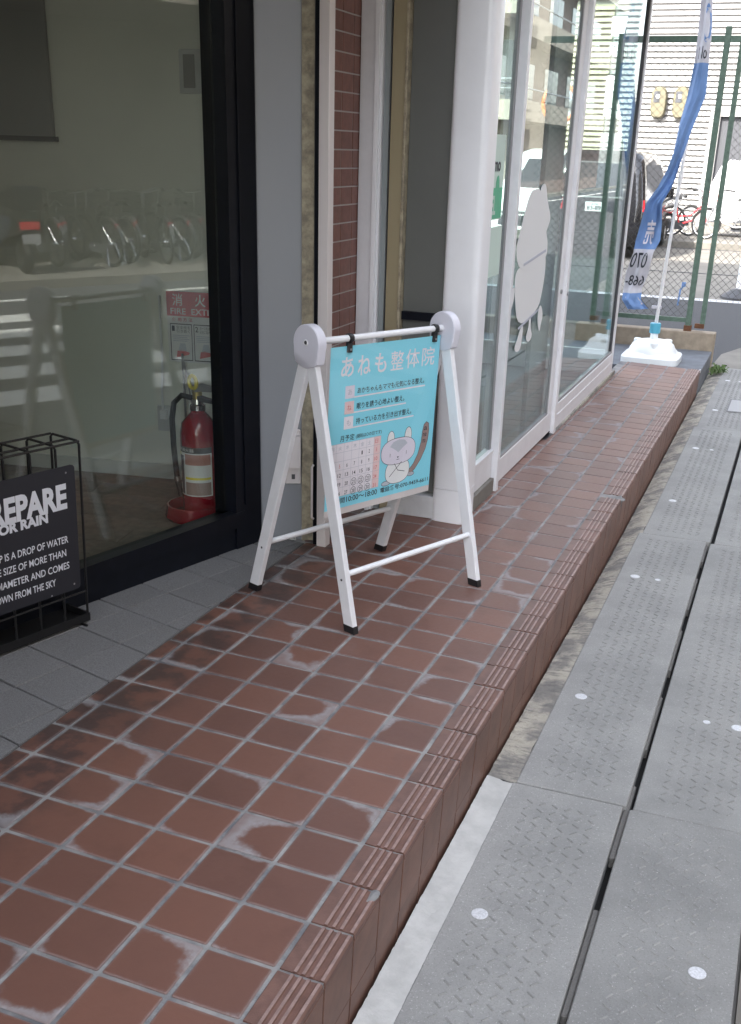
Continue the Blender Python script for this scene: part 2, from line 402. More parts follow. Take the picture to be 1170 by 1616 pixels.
# nosing: rounded front edge and three anti-slip ribs
def rib(x): return [(x-.0052, -.0012), (x-.0034, .0026), (x+.0034, .0026), (x+.0052, -.0012)]
prof = [(.006, -.016), (.006, -.001), (.0075, 0)]+rib(.040)+rib(.058)+rib(.076)+[(.094, 0), (.096, .0014), (.103, .001), (.1068, -.003), (.108, -.009), (.108, -.016)]
def nos(y0, y1): return MB().prism([(x, z) for x, z in prof], y0, y1)
def ribbed(me):
    me.materials.append(M['nosing_rib'])
    for p in me.polygons:
        c = sum((me.vertices[i].co for i in p.vertices), Vector())/len(p.vertices)
        if c.z > .0008 and len(p.vertices) == 4: p.material_index = 1
    return me
nm = ribbed(nos(-.0745, .0745).mesh('nosing_tile', 'nosing')); rm = MB().box(.088, .1085, -.0752, .0752, -.167, -.0185).mesh('riser_tile', 'riser'); rm2 = MB().box(.088, .1085, -.0752, .0752, -.44, -.1705).mesh('riser_tile', 'riser')
BROKEN = (22,)
for j in range(-11, END):
    cy = (j+.5)*P
    if j in BROKEN:
        put('nosing_tile', ribbed(nos(-.0745, .012).mesh('nosing_tile', 'nosing')), porch, (0, cy, 0))
    else: put('nosing_tile', nm, porch, (random.uniform(-.0012, .0012), cy, random.uniform(-.001, .001)), (0, random.uniform(-.006, .006), random.uniform(-.008, .008)))
    put('riser_tile', rm, porch, (random.uniform(-.0008, .0008), cy, 0)); put('riser_tile', rm2, porch, (random.uniform(-.0008, .0008)-.001, cy, 0))
MB().box(.086, .1045, -1.75, END*P, -.4, -.01).build('riser_bed', 'grout', porch)
def blob(cx, cy, cz, rx, ry, rz, seed, n=14, m=7):
    rnd = random.Random(seed); rings = []
    ph = [rnd.uniform(0, 6.28) for _ in range(4)]
    for i in range(m+1):
        t = math.pi*i/m; rings.append([(cx+rx*math.sin(t)*math.cos(a)*(1+.16*math.sin(3*a+ph[0])+.1*math.sin(5*a+ph[1])), cy+ry*math.sin(t)*math.sin(a)*(1+.16*math.sin(2*a+ph[2])), cz+rz*math.cos(t)) for a in [2*math.pi*k/n for k in range(n)]])
    return MB().loft(rings, True, True)
blob(.07, 22.82*P, -.008, .05, .04, .012, 3).build('mortar_patch', 'grout', porch, smooth=True)
blob(.095, 22.9*P, -.03, .0165, .05, .035, 5).build('mortar_patch', 'grout', porch, smooth=True)
blob(.097, .9*P, -.001, .011, .03, .0045, 8).build('mortar_patch', 'grout', porch, smooth=True)
MB().box(.10, .112, END*P-.03, END*P+.004, -.02, .004).build('end_cap', 'white_dull', porch)

# ------------------------------------------------------------------ grey entrance paving, square to the display window
WD = Vector((.2447, .9696, 0)); WN = Vector((.9696, -.2447, 0)); W0 = Vector((-1.437, 1.304, 0))
WR = math.atan2(WD.y, WD.x)          # local x runs along the window, local y into the shop
ent = thing('entrance_paving', kind='structure', rot=TILT)
MB().extr([(-1.004, -1.75), (-1.004, 2.2), (-1.15, 2.2), (-2.35, -1.75)], -.3, -.006).build('paver_bed', 'paver_bed', ent)
def clip(poly, a, b, c):             # keep a*x+b*y<=c
    out = []
    for i in range(len(poly)):
        p, q = poly[i], poly[(i+1) % len(poly)]; dp, dq = a*p[0]+b*p[1]-c, a*q[0]+b*q[1]-c
        if dp <= 0: out.append(p)
        if dp*dq < 0: t = dp/(dp-dq); out.append((p[0]+(q[0]-p[0])*t, p[1]+(q[1]-p[1])*t))
    return out
for a in range(-17, 6):
    for b in range(0, 8):
        s0, n0 = .195+a*.2065-.2065, b*.1935-.012
        pl = [W0+WD*(s0+u)+WN*(n0+v) for u, v in ((.003, .0025), (.2035, .0025), (.2035, .191), (.003, .191))]
        pl = clip([(p.x, p.y) for p in pl], 1, 0, -1.0075)
        pl = clip(pl, 0, 1, 2.19) if pl else pl
        pl = clip(pl, 0, -1, 1.7) if pl else pl
        if len(pl) >= 3:
            A = sum(pl[i][0]*pl[(i+1) % len(pl)][1]-pl[(i+1) % len(pl)][0]*pl[i][1] for i in range(len(pl)))
            if abs(A) < .0002: continue
            cx, cy = sum(p[0] for p in pl)/len(pl), sum(p[1] for p in pl)/len(pl)
            loc = [(p[0]-cx, p[1]-cy) for p in pl]
            MB().loft([[(x, y, -.02) for x, y in loc], [(x, y, -.0025) for x, y in loc], [(x*.985, y*.985, 0) for x, y in loc]], False, True).build('paver', 'paver', ent, (cx, cy, random.uniform(-.001, .001)), (random.uniform(-.004, .004), random.uniform(-.004, .004), 0))

# ------------------------------------------------------------------ pavement: drain cover slabs with tread relief
pave = thing('pavement', kind='structure')
MB().box(.188, .965, -6, 8.88, -.5, G-.055).build('trench_bed', 'black', pave)
def relief(x0, x1, y0, y1, skip):
    m = MB(); px_, py_ = .0375, .0375; nx = int((x1-x0)/px_); ny = int((y1-y0)/py_)
    for i in range(nx):
        for j in range(ny):
            cx, cy = x0+(i+.5)*(x1-x0)/nx, y0+(j+.5)*(y1-y0)/ny; a = R_(52) if (i+j) % 2 else R_(-38)
            if any((cx-u)**2+(cy-v)**2 < .0013 for u, v in skip): continue
            c, s = math.cos(a), math.sin(a); L, W_ = .0128, .0038
            r = lambda l, w_, z: [(cx+u*l*c-v*w_*s, cy+u*l*s+v*w_*c, z) for u, v in ((-1, -1), (1, -1), (1, 1), (-1, 1))]
            m.loft([r(L, W_, -.0005), r(L*.8, W_*.3, .0026)], False, True)
    return m
LEN = 2.583
cols = [(.190, .5285), (.5485, .895)]
pm = [None, None]
for ci, (x0, x1) in enumerate(cols):
    w_ = x1-x0
    slab = MB().bbox(-w_/2, w_/2, -LEN/2+.0022, LEN/2-.0022, -.05, 0, .003).mesh('cover_slab', 'cover')
    rel = relief(-w_/2+.055, w_/2-.055, -LEN/2+.07, LEN/2-.07, [(-.093, -.645), (-.093, .645), (.01, .645)] if ci == 0 else [(-.018, -.645), (.085, -.645), (.085, .645)]).mesh('tread_relief', 'cover')
    big = MB().lathe([(.0215, -.004), (.0215, .0012), (.019, .0022), (.004, .0026)], 20).mesh('lifting_cap', 'zinc')
    small = MB().lathe([(.0125, -.004), (.0125, .0015), (.011, .0022), (.002, .0022)], 16).mesh('bolt_cap', 'zinc')
    for k in range(-3, 3):
        yc = 1.122+(k+.5)*LEN + (-.006 if ci else 0); sh = .035*max(0, (yc-1.1)/5)
        o = put('cover_slab', slab, pave, ((x0+x1)/2+sh, yc, G+random.uniform(-.002, .002)), (random.uniform(-.0012, .0012), random.uniform(-.002, .002), 0))
        tag(put('tread_relief', rel, o, (0, 0, 0)), kind='stuff')
        for dx, dy, me in ([(-.093, -.645, big), (-.093, .645, big)]+([] if k == -1 else [(.01, .645, small)]) if ci == 0 else [(-.018, -.645, small), (.085, -.645, big), (.085, .645, big)]):
            put(me.name.split('.')[0], me, o, (dx, dy, 0))
    # mortar fillings between the slots
for k in range(-6, 13):
    MB().bbox(.5300, .5472, .87+k*.645, 1.275+k*.645, G-.05, G-.016, .003).build('joint_filling', 'slotfill', pave)
MB().box(.897, .903, -6, 8.8, G-.05, G-.02).build('joint_filling', 'slotfill', pave)
MB().box(.904, .962, -6, 8.88, G-.05, G-.006).build('edge_strip', 'concrete', pave)
# mortar strip between step and slabs: new towards the camera, old and pitted further on
def strip(name, mat, y0, y1, zin, zout, rough, seed, ny):
    rnd = random.Random(seed); nx = 9; rows = []
    ph = [rnd.uniform(0, 6) for _ in range(6)]
    for j in range(ny+1):
        y = y0+(y1-y0)*j/ny; row = []
        xo = .1985+.035*max(0, (y-1.1)/5)+.0035*math.sin(y*13+ph[0])*rough*10+.002*math.sin(y*41+ph[1]); xi = .1095
        lift = -.055*min(1, max(0, (y-1.12)/2.2))
        for i in range(nx+1):
            t = i/nx; e = (1-t)**1.6
            wob = rough*(.02*math.sin(y*9+t*5+ph[2])+.02*math.sin(y*31-t*9+ph[3])+.06*rnd.uniform(-1, 1)+.10*max(0, rnd.uniform(-1.5, 1))*(1-t)**3)
            row.append((xi+(xo-xi)*t, y, zout+(zin-zout+lift)*e+wob*min(1, 1.5-t)))
        rows.append(row)
    return tag(MB().loft(rows, closed=False).build(name, mat, smooth=True), kind='structure')
strip('mortar_strip_new', 'mortar_new', -6, 1.115, G+.007, G-.003, .03, 1, 700)
strip('mortar_strip_old', 'mortar_old', 1.118, 8.88, G+.004, G-.003, .05, 2, 1400)
MB().box(.395, .53, 6.9, 7.4, G+.0035, G+.0045).build('inspection_frame', 'dark_grey', pave); MB().box(.405, .52, 6.93, 7.37, G+.0046, G+.006).build('inspection_lid', 'mid_grey', pave)

# slab and low block kerb at the porch's far end
tag(MB().bbox(-6, .105, 7.745, 8.84, -.5, -.112, .004).build('end_slab', 'slab'), kind='structure')
kb = tag(MB().bbox(-6, .112, 8.84, 8.99, -.5, .048, .006).build('block_kerb', 'blockwall'), 'low tan concrete block kerb under the green fence', 'kerb')

# ================================================================== left shop with the dark framed window
shop = thing('shop_building', 'building with a dark framed display window beside a grey metal panel', 'building', (W0.x, W0.y, 0), (0, 0, WR))
# local: x along window (0 at W0), y into the shop
MB().box(.715, .845, -.055, .06, -.05, 2.75).build('frame_stile', 'dark_frame', shop)
MB().box(.846, .884, -.04, .06, -.05, 2.75).build('frame_stile', 'dark_frame', shop)
MB().box(.765, .775, -.062, -.0555, .19, 2.75).build('glazing_bead', 'dark_frame', shop)
MB().box(-3.2, .7145, -.012, .05, -.05, .148).build('bottom_rail', 'dark_frame', shop)
MB().box(-3.2, .7645, -.058, -.0125, .10, .165).build('rail_cap', 'dark_frame', shop)
MB().box(-3.2, .7145, -.048, -.0125, -.05, .0995).build('kick_rail', 'dark_frame', shop)
MB().box(-3.2, .7145, .002, .012, .1485, 2.72).build('glass_pane', 'glass_shop', shop)
MB().box(-3.2, .884, -.06, .06, 2.55, 2.75).build('top_rail', 'dark_frame', shop)
# things below are given in world coordinates and turned into the building's own
inv = Matrix.Rotation(-WR, 4, 'Z') @ Matrix.Translation((-W0.x, -W0.y, 0))
def wbuild(mb, name, mat, parent=shop, I=inv, smooth=False): return mb.map(lambda v: I @ v).build(name, mat, parent, smooth=smooth)
IA = R_(9); ID = Vector((math.cos(IA), math.sin(IA), 0)); IN = Vector((-math.sin(IA), math.cos(IA), 0)); I0 = Vector((-1.87, 2.65, 0))
def iw(t, n, z): return I0+ID*t+IN*n+Vector((0, 0, z))
def wall_box(t0, t1, n0, n1, z0, z1): return MB().box(t0, t1, n0, n1, z0, z1).map(lambda v: iw(v.x, v.y, v.z))
wbuild(wall_box(-3.6, .72, 0, .08, -.1, 2.75), 'interior_wall', 'plaster')
wbuild(wall_box(-3.6, .62, -.012, -.001, .045, .115), 'baseboard', 'baseboard')
wbuild(MB().box(-5.4, -5.3, -2.3, 2.6, -.1, 2.75), 'interior_wall', 'plaster')
wbuild(MB().box(-5.4, -1.5, -2.4, -2.3, -.1, 2.75), 'interior_wall', 'plaster')
wbuild(MB().box(-5.4, -1.3, -2.4, 2.9, 2.70, 2.76), 'ceiling', 'ceiling')
A, B = Vector((-1.2165, 2.152, 0)), Vector((-1.035, 2.238, 0)); AB = (B-A).normalized(); AN = Vector((AB.y, -AB.x, 0))
def panel(t0, t1, n0, n1, z0, z1): return MB().box(t0, t1, n0, n1, z0, z1).map(lambda v: A+AB*v.x+AN*v.y+Vector((0, 0, v.z)))
wbuild(panel(.025, .199, -.03, 0, -.05, 2.75), 'metal_panel', 'grey_panel')
wbuild(panel(-.002, .010, -.03, .006, -.05, 2.75), 'panel_trim', 'panel_trim')
wbuild(panel(.012, .024, -.03, .003, -.05, 2.75), 'panel_trim', 'panel_trim')
wbuild(panel(.2, .246, -.05, .016, -.05, 2.75), 'corner_post', 'cream_paint')
wbuild(panel(.2465, .259, -.05, .004, -.05, 2.75), 'post_edge', 'grey_panel')
wbuild(panel(.2595, .295, -.06, -.012, -.05, 2.75), 'dark_seal', 'dark_frame')
wbuild(panel(.19, 1.2, -.4, -.061, -.1, 2.75) if False else panel(.0, .2595, -.2, -.051, -.1, 2.75), 'inner_wall', 'mass')
# building mass behind and above
wbuild(MB().box(-14, -.12, -30, 7.06, 2.762, 12.6), 'upper_floors', 'mass')  # out of view; height and overhang shaped to shade the porch
wbuild(MB().box(-14, -5.41, -30, 7.06, -.3, 2.761), 'rear_sun_block', 'mass')  # unseen mass added so sun cannot slip in below the upper floors
wbuild(MB().box(-5.40, -.9, -30, -2.41, -.3, 2.761), 'side_sun_block', 'mass')  # unseen rest of the shop, added to block low sun from this side
wbuild(MB().box(-5.4, -1.25, 2.95, 3.05, -.1, 2.70), 'party_wall', 'wall_int')

sf = tag(MB().extr([(-5.3, -2.3), (-2.30, -2.3), (-1.46, 1.31), (-1.25, 2.1), (-1.2, 2.76), (-5.3, 2.12)], -.2, .0385).build('shop_floor', 'dark_int'), kind='structure')
for k in range(20):
    t0 = -3.4; n0 = -.02-.15*k-.15
    for seg in range(3):
        a0 = -3.2+seg*1.25+(k % 3)*.4
        pl = [iw(t, n, 0) for t, n in ((a0, n0), (a0+1.246, n0), (a0+1.246, n0+.147), (a0, n0+.147))]
        pl = [(p.x, p.y) for p in pl]
        pl = clip(pl, WN.x, WN.y, WN.dot(W0)-.052)
        pl = clip(pl, 0, -1, 2.25) if pl else pl
        if len(pl) >= 3: MB().extr(pl, .03, .05).build('floor_plank', 'wood_floor', sf)

# things inside the shop, on or before the inner wall
ws = thing('wall_screen', 'dark grey fabric panel hanging high on the shop inner wall', 'panel', iw(-.85, -.02, 1.54), (0, 0, IA))
MB().bbox(-.36, .36, -.012, .012, 0, 1.1, .004).build('fabric', 'mid_grey', ws); MB().box(-.37, .37, -.014, .014, -.02, 0).build('hem_bar', 'dark_grey', ws)
sp_ = thing('switch_panel', 'grey wall switch panel near the top of the window corner', 'switch', iw(.14, -.002, 1.72), (0, 0, IA))
MB().bbox(-.05, .05, -.018, 0, 0, .165, .004).build('housing', 'white_dull', sp_); MB().box(-.03, .02, -.021, -.0185, .02, .145).build('cover', 'mid_grey', sp_)
ou = thing('wall_outlet', 'white wall outlet with plug left of the fire extinguisher', 'outlet', iw(-.05, -.002, .28), (0, 0, IA))
MB().bbox(-.04, .04, -.01, 0, 0, .12, .004).build('plate', 'white_dull', ou); MB().box(-.018, .014, -.03, -.0105, .06, .10).build('plug', 'white_gloss', ou)
MB().tube([(-.002, -.03, .10), (-.002, -.03, .2), (.0, -.012, .34), (0, -.012, .62)], .006, 6).build('cable_duct', 'white_gloss', ou)
fs_ = thing('extinguisher_sign', 'red and white fire extinguisher instruction sign on the shop inner wall', 'sign', iw(-.012, -.02, .61), (0, 0, IA))
MB().box(0, .46, -.003, .003, 0, .312).build('plate', 'paper', fs_)
print_('header', [(.0, .205), (.46, .205), (.46, .312), (0, .312)], 'sign_red', fs_, -.0045)
text('lettering', '消', 'paper', fs_, .028, .076, .25, .302, -.0052, .01); text('lettering', '火', 'paper', fs_, .135, .185, .25, .302, -.0052, .01); text('lettering', '器', 'paper', fs_, .245, .295, .25, .302, -.0052, .01)
text('lettering', 'FIRE  EXTINGUISHER', 'paper', fs_, .018, .40, .213, .24, -.0052, .012)
text('lettering', '使 用 方 法', 'sign_red', fs_, .024, .12, .182, .199, -.0045, .01)
for k in range(2):
    x = .012+k*.112
    MB().box(x, x+.104, -.0042, -.0032, .008, .012).box(x, x+.104, -.0042, -.0032, .168, .172).box(x, x+.003, -.0042, -.0032, .012, .168).box(x+.101, x+.104, -.0042, -.0032, .012, .168).build('frame', 'ink_dark', fs_)
    text('lettering', str(k+1), 'ink_dark', fs_, x+.008, x+.022, .138, .162, -.0045, .015)
    text('lettering', ['安全栓を\n引き抜く', 'ホースをはずし\n火元に向ける'][k], 'ink_dark', fs_, x+.03, x+.096, .132, .163, -.0045)
    for q in range(4): MB().box(x+.012, x+.09-.01*(q % 2), -.0042, -.0034, .118-q*.008, .121-q*.008).build('text_line', 'ink_line', fs_)
    print_('pictogram', [(x+.025, .02), (x+.085, .035), (x+.09, .045), (x+.05, .055), (x+.03, .05)], 'ink_red', fs_, -.0042)
    print_('pictogram', [(x+.035, .05), (x+.075, .05), (x+.07, .085), (x+.045, .085)], 'ink_grey', fs_, -.0042)
nl = thing('sign_pole', 'thin grey metal rod holding the extinguisher sign', 'rod', iw(.075, -.06, .05), (0, 0, IA))
MB().tube([(0, 0, 0), (-.02, .03, .6)], .006, 8).build('rod', 'mid_grey', nl); MB().tube([(.09, 0, 0), (-.02, .03, .6)], .004, 6).build('brace', 'mid_grey', nl)
EX = Vector((-1.485, 2.185, .05))
tray = thing('extinguisher_tray', 'round red plastic tray under the fire extinguisher', 'tray', EX+Vector((-.03, -.01, 0)))
MB().lathe([(.118, 0), (.125, .012), (.115, .06), (.108, .062), (.112, .014), (.05, .012)], 32).build('bowl', 'ext_red', tray, smooth=True)
ex = thing('fire_extinguisher', 'red fire extinguisher standing inside the window corner', 'extinguisher', EX+Vector((0, 0, .013)), (0, 0, R_(-25)))
MB().lathe([(.07, 0), (.076, .008), (.077, .02), (.077, .36), (.07, .40), (.045, .43), (.03, .445), (.03, .455)], 36).build('cylinder', 'ext_red', ex, smooth=True)
MB().lathe([(.028, .45), (.034, .455), (.034, .475), (.026, .48), (.024, .50)], 20).build('collar', 'chrome', ex, smooth=True)
def wrap(r, a0, a1, z0, z1, n=16): return MB().loft([[(r*math.cos(a), r*math.sin(a), z) for a in [a0+(a1-a0)*k/n for k in range(n+1)]] for z in (z0, z1)], closed=False)
lb = wrap(.0776, R_(-175), R_(5), .10, .31).build('label', 'paper', ex, smooth=True)
wrap(.0779, R_(-175), R_(5), .285, .31).build('label_header', 'dark_grey', lb, smooth=True)
wrap(.0779, R_(-172), R_(-92), .105, .272).build('label_panel', 'dark_grey', lb, smooth=True)
wrap(.0781, R_(-172), R_(-110), .272, .283).build('label_stripe', 'yellow', lb, smooth=True)
wrap(.0779, R_(-86), R_(0), .235, .28).build('label_panel', 'skin_pink', lb, smooth=True)
wrap(.0779, R_(-86), R_(0), .172, .182).build('label_stripe', 'yellow', lb, smooth=True)
wrap(.0779, R_(-86), R_(0), .105, .16).build('label_panel', 'ink_brown', lb, smooth=True)
for k in range(3):
    for q in range(2): wrap(.0783, R_(-165+q*36), R_(-147+q*36), .12+k*.05, .15+k*.05, 4).build('pictogram', 'paper', lb, smooth=True)
def cylfn(p): a = -p.x; return Vector((.0784*math.cos(R_(-130)-a/.0784*-1), .0784*math.sin(R_(-130)-a/.0784*-1), p.z))
text('lettering', 'ABC粉末消火器', 'paper', lb, -.05, .10, .290, .305, 0, .01, fn=lambda p: Vector((.0786*math.cos(R_(-125)+p.x/.0784), .0786*math.sin(R_(-125)+p.x/.0784), p.z)))
MB().tube([(0, 0, .48), (0, 0, .53)], .02, 12).build('valve', 'brass', ex, smooth=True)
MB().add(*(lambda q: (q.v, q.f))(MB().prism([(-.02, .52), (.03, .535), (.14, .55), (.14, .565), (.02, .565), (-.02, .555)], -.013, .013))).build('lever', 'mid_grey', ex)
MB().prism([(-.01, .49), (.13, .50), (.13, .512), (-.01, .515)], -.012, .012).build('handle', 'dark_grey', ex)
MB().torus((-.0, -.02, .57), .026, .008, 20, 6).build('safety_pin', 'yellow', ex, smooth=True)
MB().tube([(-.02, -.01, .50), (-.07, -.03, .505), (-.105, -.045, .47), (-.118, -.05, .40), (-.115, -.05, .28), (-.10, -.05, .15), (-.088, -.04, .07)], .012, 8).build('hose', 'rubber', ex, smooth=True)
MB().tube([(-.101, -.05, .155), (-.098, -.049, .135)], .0145, 8).build('hose_clip', 'chrome', ex)

rr = random.Random(21)
for k in range(9):
    q = A+AB*rr.uniform(.03, .19)+AN*rr.uniform(.002, .02)
    wbuild(blob(q.x, q.y, .006, rr.uniform(.006, .016), rr.uniform(.006, .012), rr.uniform(.005, .014), k, 8, 5), 'mortar_crumb', 'mortar_new', smooth=True)
# outlet box on the grey metal panel, behind the board
ob = thing('outlet_box', 'beige weatherproof outlet box low on the grey metal panel', 'outlet', tuple(A+AB*.166+AN*.001+Vector((0, 0, .25))), (0, 0, math.atan2(AB.y, AB.x)))
MB().bbox(-.034, .030, -.02, 0, 0, .225, .005).build('back_plate', 'cream_white', ob); MB().prism([(-.03, .075), (.028, .075), (.028, .205), (-.03, .205)], -.055, -.0205).build('hood', 'cream_white', ob)
MB().box(-.008, .006, -.024, -.0205, .02, .04).build('socket', 'dark_grey', ob)

# ================================================================== white corner shop
cs = thing('corner_shop', 'white framed glass shopfront with a rounded white column', 'building', (-.5, 2.8, 0))
I2 = Matrix.Translation((.5, -2.8, 0))
def cb(mb, name, mat, parent=None, smooth=False): return mb.map(lambda v: I2 @ v).build(name, mat, parent or cs, smooth=smooth)
# brick faced return wall
bw = cb(MB().box(-1.20, -1.0265, 2.24, 2.80, -.1, 2.75), 'brick_wall', 'brick_joint')
bt = MB().bbox(-.0318, .0318, -.0548, .0548, -.004, .0016, .0008).map(lambda v: Vector((v.z, v.y, v.x))).mesh('brick', 'brick_tile')
for r in range(39):
    for q in range(5):
        put('brick', bt, bw, (-1.0255+.5+random.uniform(-.0008, .0008), 2.302+q*.1155-2.8, .008+r*.069+.0325))
# side frontage facing the camera
def sb(x0, x1, y0, y1, z0, z1, name, mat): return cb(MB().bbox(x0, x1, y0, y1, z0, z1, .002), name, mat)
sb(-.945, -.905, 2.185, 2.235, .0, 2.75, 'door_post', 'cream_white')
sb(-.968, -.947, 2.20, 2.235, .0, 2.75, 'door_post', 'dark_frame')
cb(MB().tube([(-.955, 2.175, .12), (-.958, 2.165, .13), (-.958, 2.165, .34), (-.955, 2.175, .35)], .005, 6), 'door_pull', 'cream_white')
sb(-1.022, -.925, 2.77, 2.86, -.05, 2.75, 'side_post', 'white_alu')
sb(-.956, -.936, 2.757, 2.7695, -.05, 2.75, 'side_rib', 'white_gloss')
sb(-.924, -.900, 2.79, 2.86, -.05, 2.75, 'side_seal', 'green_grey')
sb(-.884, -.828, 2.765, 2.86, -.05, 2.75, 'gold_post', 'gold_alu')
sb(-.8275, -.816, 2.758, 2.86, -.05, 2.75, 'gold_edge', 'cream_paint')
sb(-.8995, -.8845, 2.80, 2.86, -.05, 2.75, 'side_gap', 'dark_frame')
sb(-.8155, -.60, 2.80, 2.815, .098, 2.75, 'dark_panel', 'dark_wall')
sb(-.8155, -.60, 2.7825, 2.799, .86, .895, 'dark_panel_rail', 'dark_frame')
sb(-.8155, -.60, 2.775, 2.86, -.0125, .088, 'plinth', 'white_dull')
sb(-1.02, -.818, 2.8605, 2.89, -.05, 2.75, 'back_wall', 'wall_int')
# rounded column
colp = []
for a in range(0, 360, 10):
    c, s = math.cos(R_(a)), math.sin(R_(a)); p = 6.5
    colp.append((-.556+.080*math.copysign(abs(c)**(2/p), c), 2.850+.082*math.copysign(abs(s)**(2/p), s)))
cb(MB().extr(colp, .135, 2.75), 'column', 'white_gloss', smooth=True)
cb(MB().extr([(-.552+(x+.552)*1.012, 2.853+(y-2.853)*1.012) for x, y in colp], -.02, .133), 'column_base', 'white_gloss', smooth=True)
# fixed light beside the column
sb(-.553, -.517, 2.945, 3.365, .045, .165, 'sill_rail', 'white_alu'); sb(-.560, -.512, 2.945, 3.365, .166, .186, 'sill_rail', 'white_alu')
sb(-.56, -.50, 2.93, 3.36, -.05, .042, 'concrete_sill', 'concrete')
cb(MB().box(-.538, -.532, 2.94, 3.367, .187, 2.6), 'glass_pane', 'glass_door')
sb(-.55, -.522, 2.941, 2.962, .187, 2.75, 'glazing_strip', 'gold_alu')
sb(-.545, -.527, 3.338, 3.366, .187, 2.75, 'glazing_strip', 'mid_grey')
sb(-.545, -.488, 3.367, 3.412, -.045, 2.75, 'door_jamb', 'white_alu')
# sliding door
sd_ = thing('sliding_door'); sd_.parent = cs
def db(x0, x1, y0, y1, z0, z1, name, mat, b=.002): return cb(MB().bbox(x0, x1, y0, y1, z0, z1, b), name, mat, sd_)
db(-.548, -.520, 3.4135, 4.755, -.026, .093, 'bottom_rail', 'white_alu'); db(-.548, -.520, 3.4135, 3.47, .0935, 2.5, 'stile', 'white_alu')
db(-.548, -.520, 4.66, 4.755, .0935, 2.5, 'stile', 'white_alu'); db(-.543, -.525, 4.648, 4.6595, .0935, 2.5, 'glazing_strip', 'mid_grey'); db(-.548, -.520, 3.4135, 4.755, 2.501, 2.6, 'top_rail', 'white_alu')
db(-.545, -.523, 3.471, 4.647, .094, .104, 'glazing_strip', 'mid_grey', .001)
cb(MB().box(-.537, -.531, 3.47, 4.659, .0945, 2.5), 'glass_pane', 'glass_door', sd_)
cb(MB().lathe([(.012, 0), (.012, .008), (.006, .009)], 14).map(lambda v: Vector((-.5195+v.z, 4.70+v.x, .80+v.y))), 'lock', 'mid_grey', sd_)
cb(MB().box(-.56, -.50, 3.413, 4.757, -.10, -.042), 'door_track', 'dark_frame')
# jamb and large fixed light
sb(-.566, -.498, 4.762, 4.822, -.052, 2.75, 'door_jamb', 'white_alu')
for z in (.75, .03, -.035): cb(MB().lathe([(.009, 0), (.009, .003), (.004, .0035)], 12).map(lambda v, z=z: Vector((-.53+v.x, 4.7615-v.z, z+v.y))), 'screw_cap', 'dark_grey')
cb(MB().lathe([(.011, 0), (.011, .006), (.005, .0065)], 14).map(lambda v: Vector((-.498+v.z, 4.79+v.x, .78+v.y))), 'lock', 'mid_grey')
sb(-.553, -.512, 4.823, 6.905, -.04, .045, 'kick_rail', 'white_alu'); sb(-.553, -.514, 4.823, 6.905, .0455, .112, 'kick_rail', 'white_alu'); sb(-.545, -.520, 4.823, 6.905, .1125, .13, 'glazing_strip', 'mid_grey')
cb(MB().bbox(-.57, -.502, 4.823, 7.08, -.2, -.041, .003), 'concrete_sill', 'mortar_old')
cb(MB().box(-.537, -.531, 4.823, 6.905, .1305, 2.6), 'glass_pane', 'glass_door')
sb(-.547, -.520, 4.8235, 4.852, .1135, 2.6, 'glazing_strip', 'mid_grey'); sb(-.545, -.521, 6.876, 6.9045, .1305, 2.6, 'glazing_strip', 'dark_grey')
sb(-.572, -.512, 6.906, 6.965, -.08, 2.75, 'corner_post', 'white_alu')
sb(-.562, -.505, 2.95, 6.965, 2.602, 2.76, 'head_rail', 'white_alu')
# side window to the car park
cb(MB().box(-1.75, -.573, 6.933, 6.939, .1305, 2.6), 'glass_pane', 'glass_door')
sb(-1.80, -.573, 6.91, 6.96, -.08, .13, 'kick_rail', 'white_alu'); sb(-1.80, -1.75, 6.91, 6.96, .131, 2.75, 'side_post', 'white_alu')
cb(MB().box(-5.4, -1.80, 6.9, 7.0, -.1, 2.75), 'end_wall', 'mass')
cb(MB().box(-5.3, -.575, 2.90, 6.9, -.3, -.052), 'shop_interior_floor', 'floor_int')
cb(MB().box(-5.4, -.57, 2.87, 7.05, 2.70, 2.761), 'ceiling', 'ceiling')
cb(MB().box(-.64, -.632, 2.95, 3.40, -.05, 2.6), 'window_blind', 'poster_pale')
sb(-.605, -.578, 4.30, 4.74, -.04, 2.6, 'inner_stile', 'green_grey')
# papers stuck inside the glass
po = thing('window_poster', 'green and white phone poster on the glass beside the column', 'poster', (-.5295, 3.02, 1.26), (0, 0, R_(90)))
MB().box(.0, .23, -.001, .001, 0, .34).build('sheet', 'poster_pale', po); print_('green_panel', [(0, .005), (.225, .005), (.225, .13), (0, .13)], 'poster_green', po, -.0022)
text('lettering', 'mo', 'ink_dark', po, .06, .17, .195, .235, -.0024, .03); text('lettering', 'SEL', 'poster_pale', po, .02, .12, .02, .10, -.0032, .03)
print_('figure', [(.11, .12), (.17, .12), (.165, .16), (.15, .18), (.125, .175), (.11, .15)], 'poster_green', po, -.0023)
pp = tag(MB().box(-.531, -.5295, 3.02, 3.29, 1.02, 1.23).build('window_notice', 'poster_pale'), 'pale blank notice on the glass below the green poster', 'notice')
de = thing('window_decal', 'large white cut-out decal on the sliding door glass', 'decal', (-.527, 3.4135, 0), (0, 0, R_(90)))
def dsh(poly):            # outline given where it shows on the glass, turned into the door's own plane
    out = []
    for a, b in poly:
        d = xr*((a-594.18)/1699.95)+yr*(-(b-967.57)/1699.95)+fw; q = CP+d*((-.527-CP.x)/d.x); out.append((q.y-3.4135, q.z))
    return out
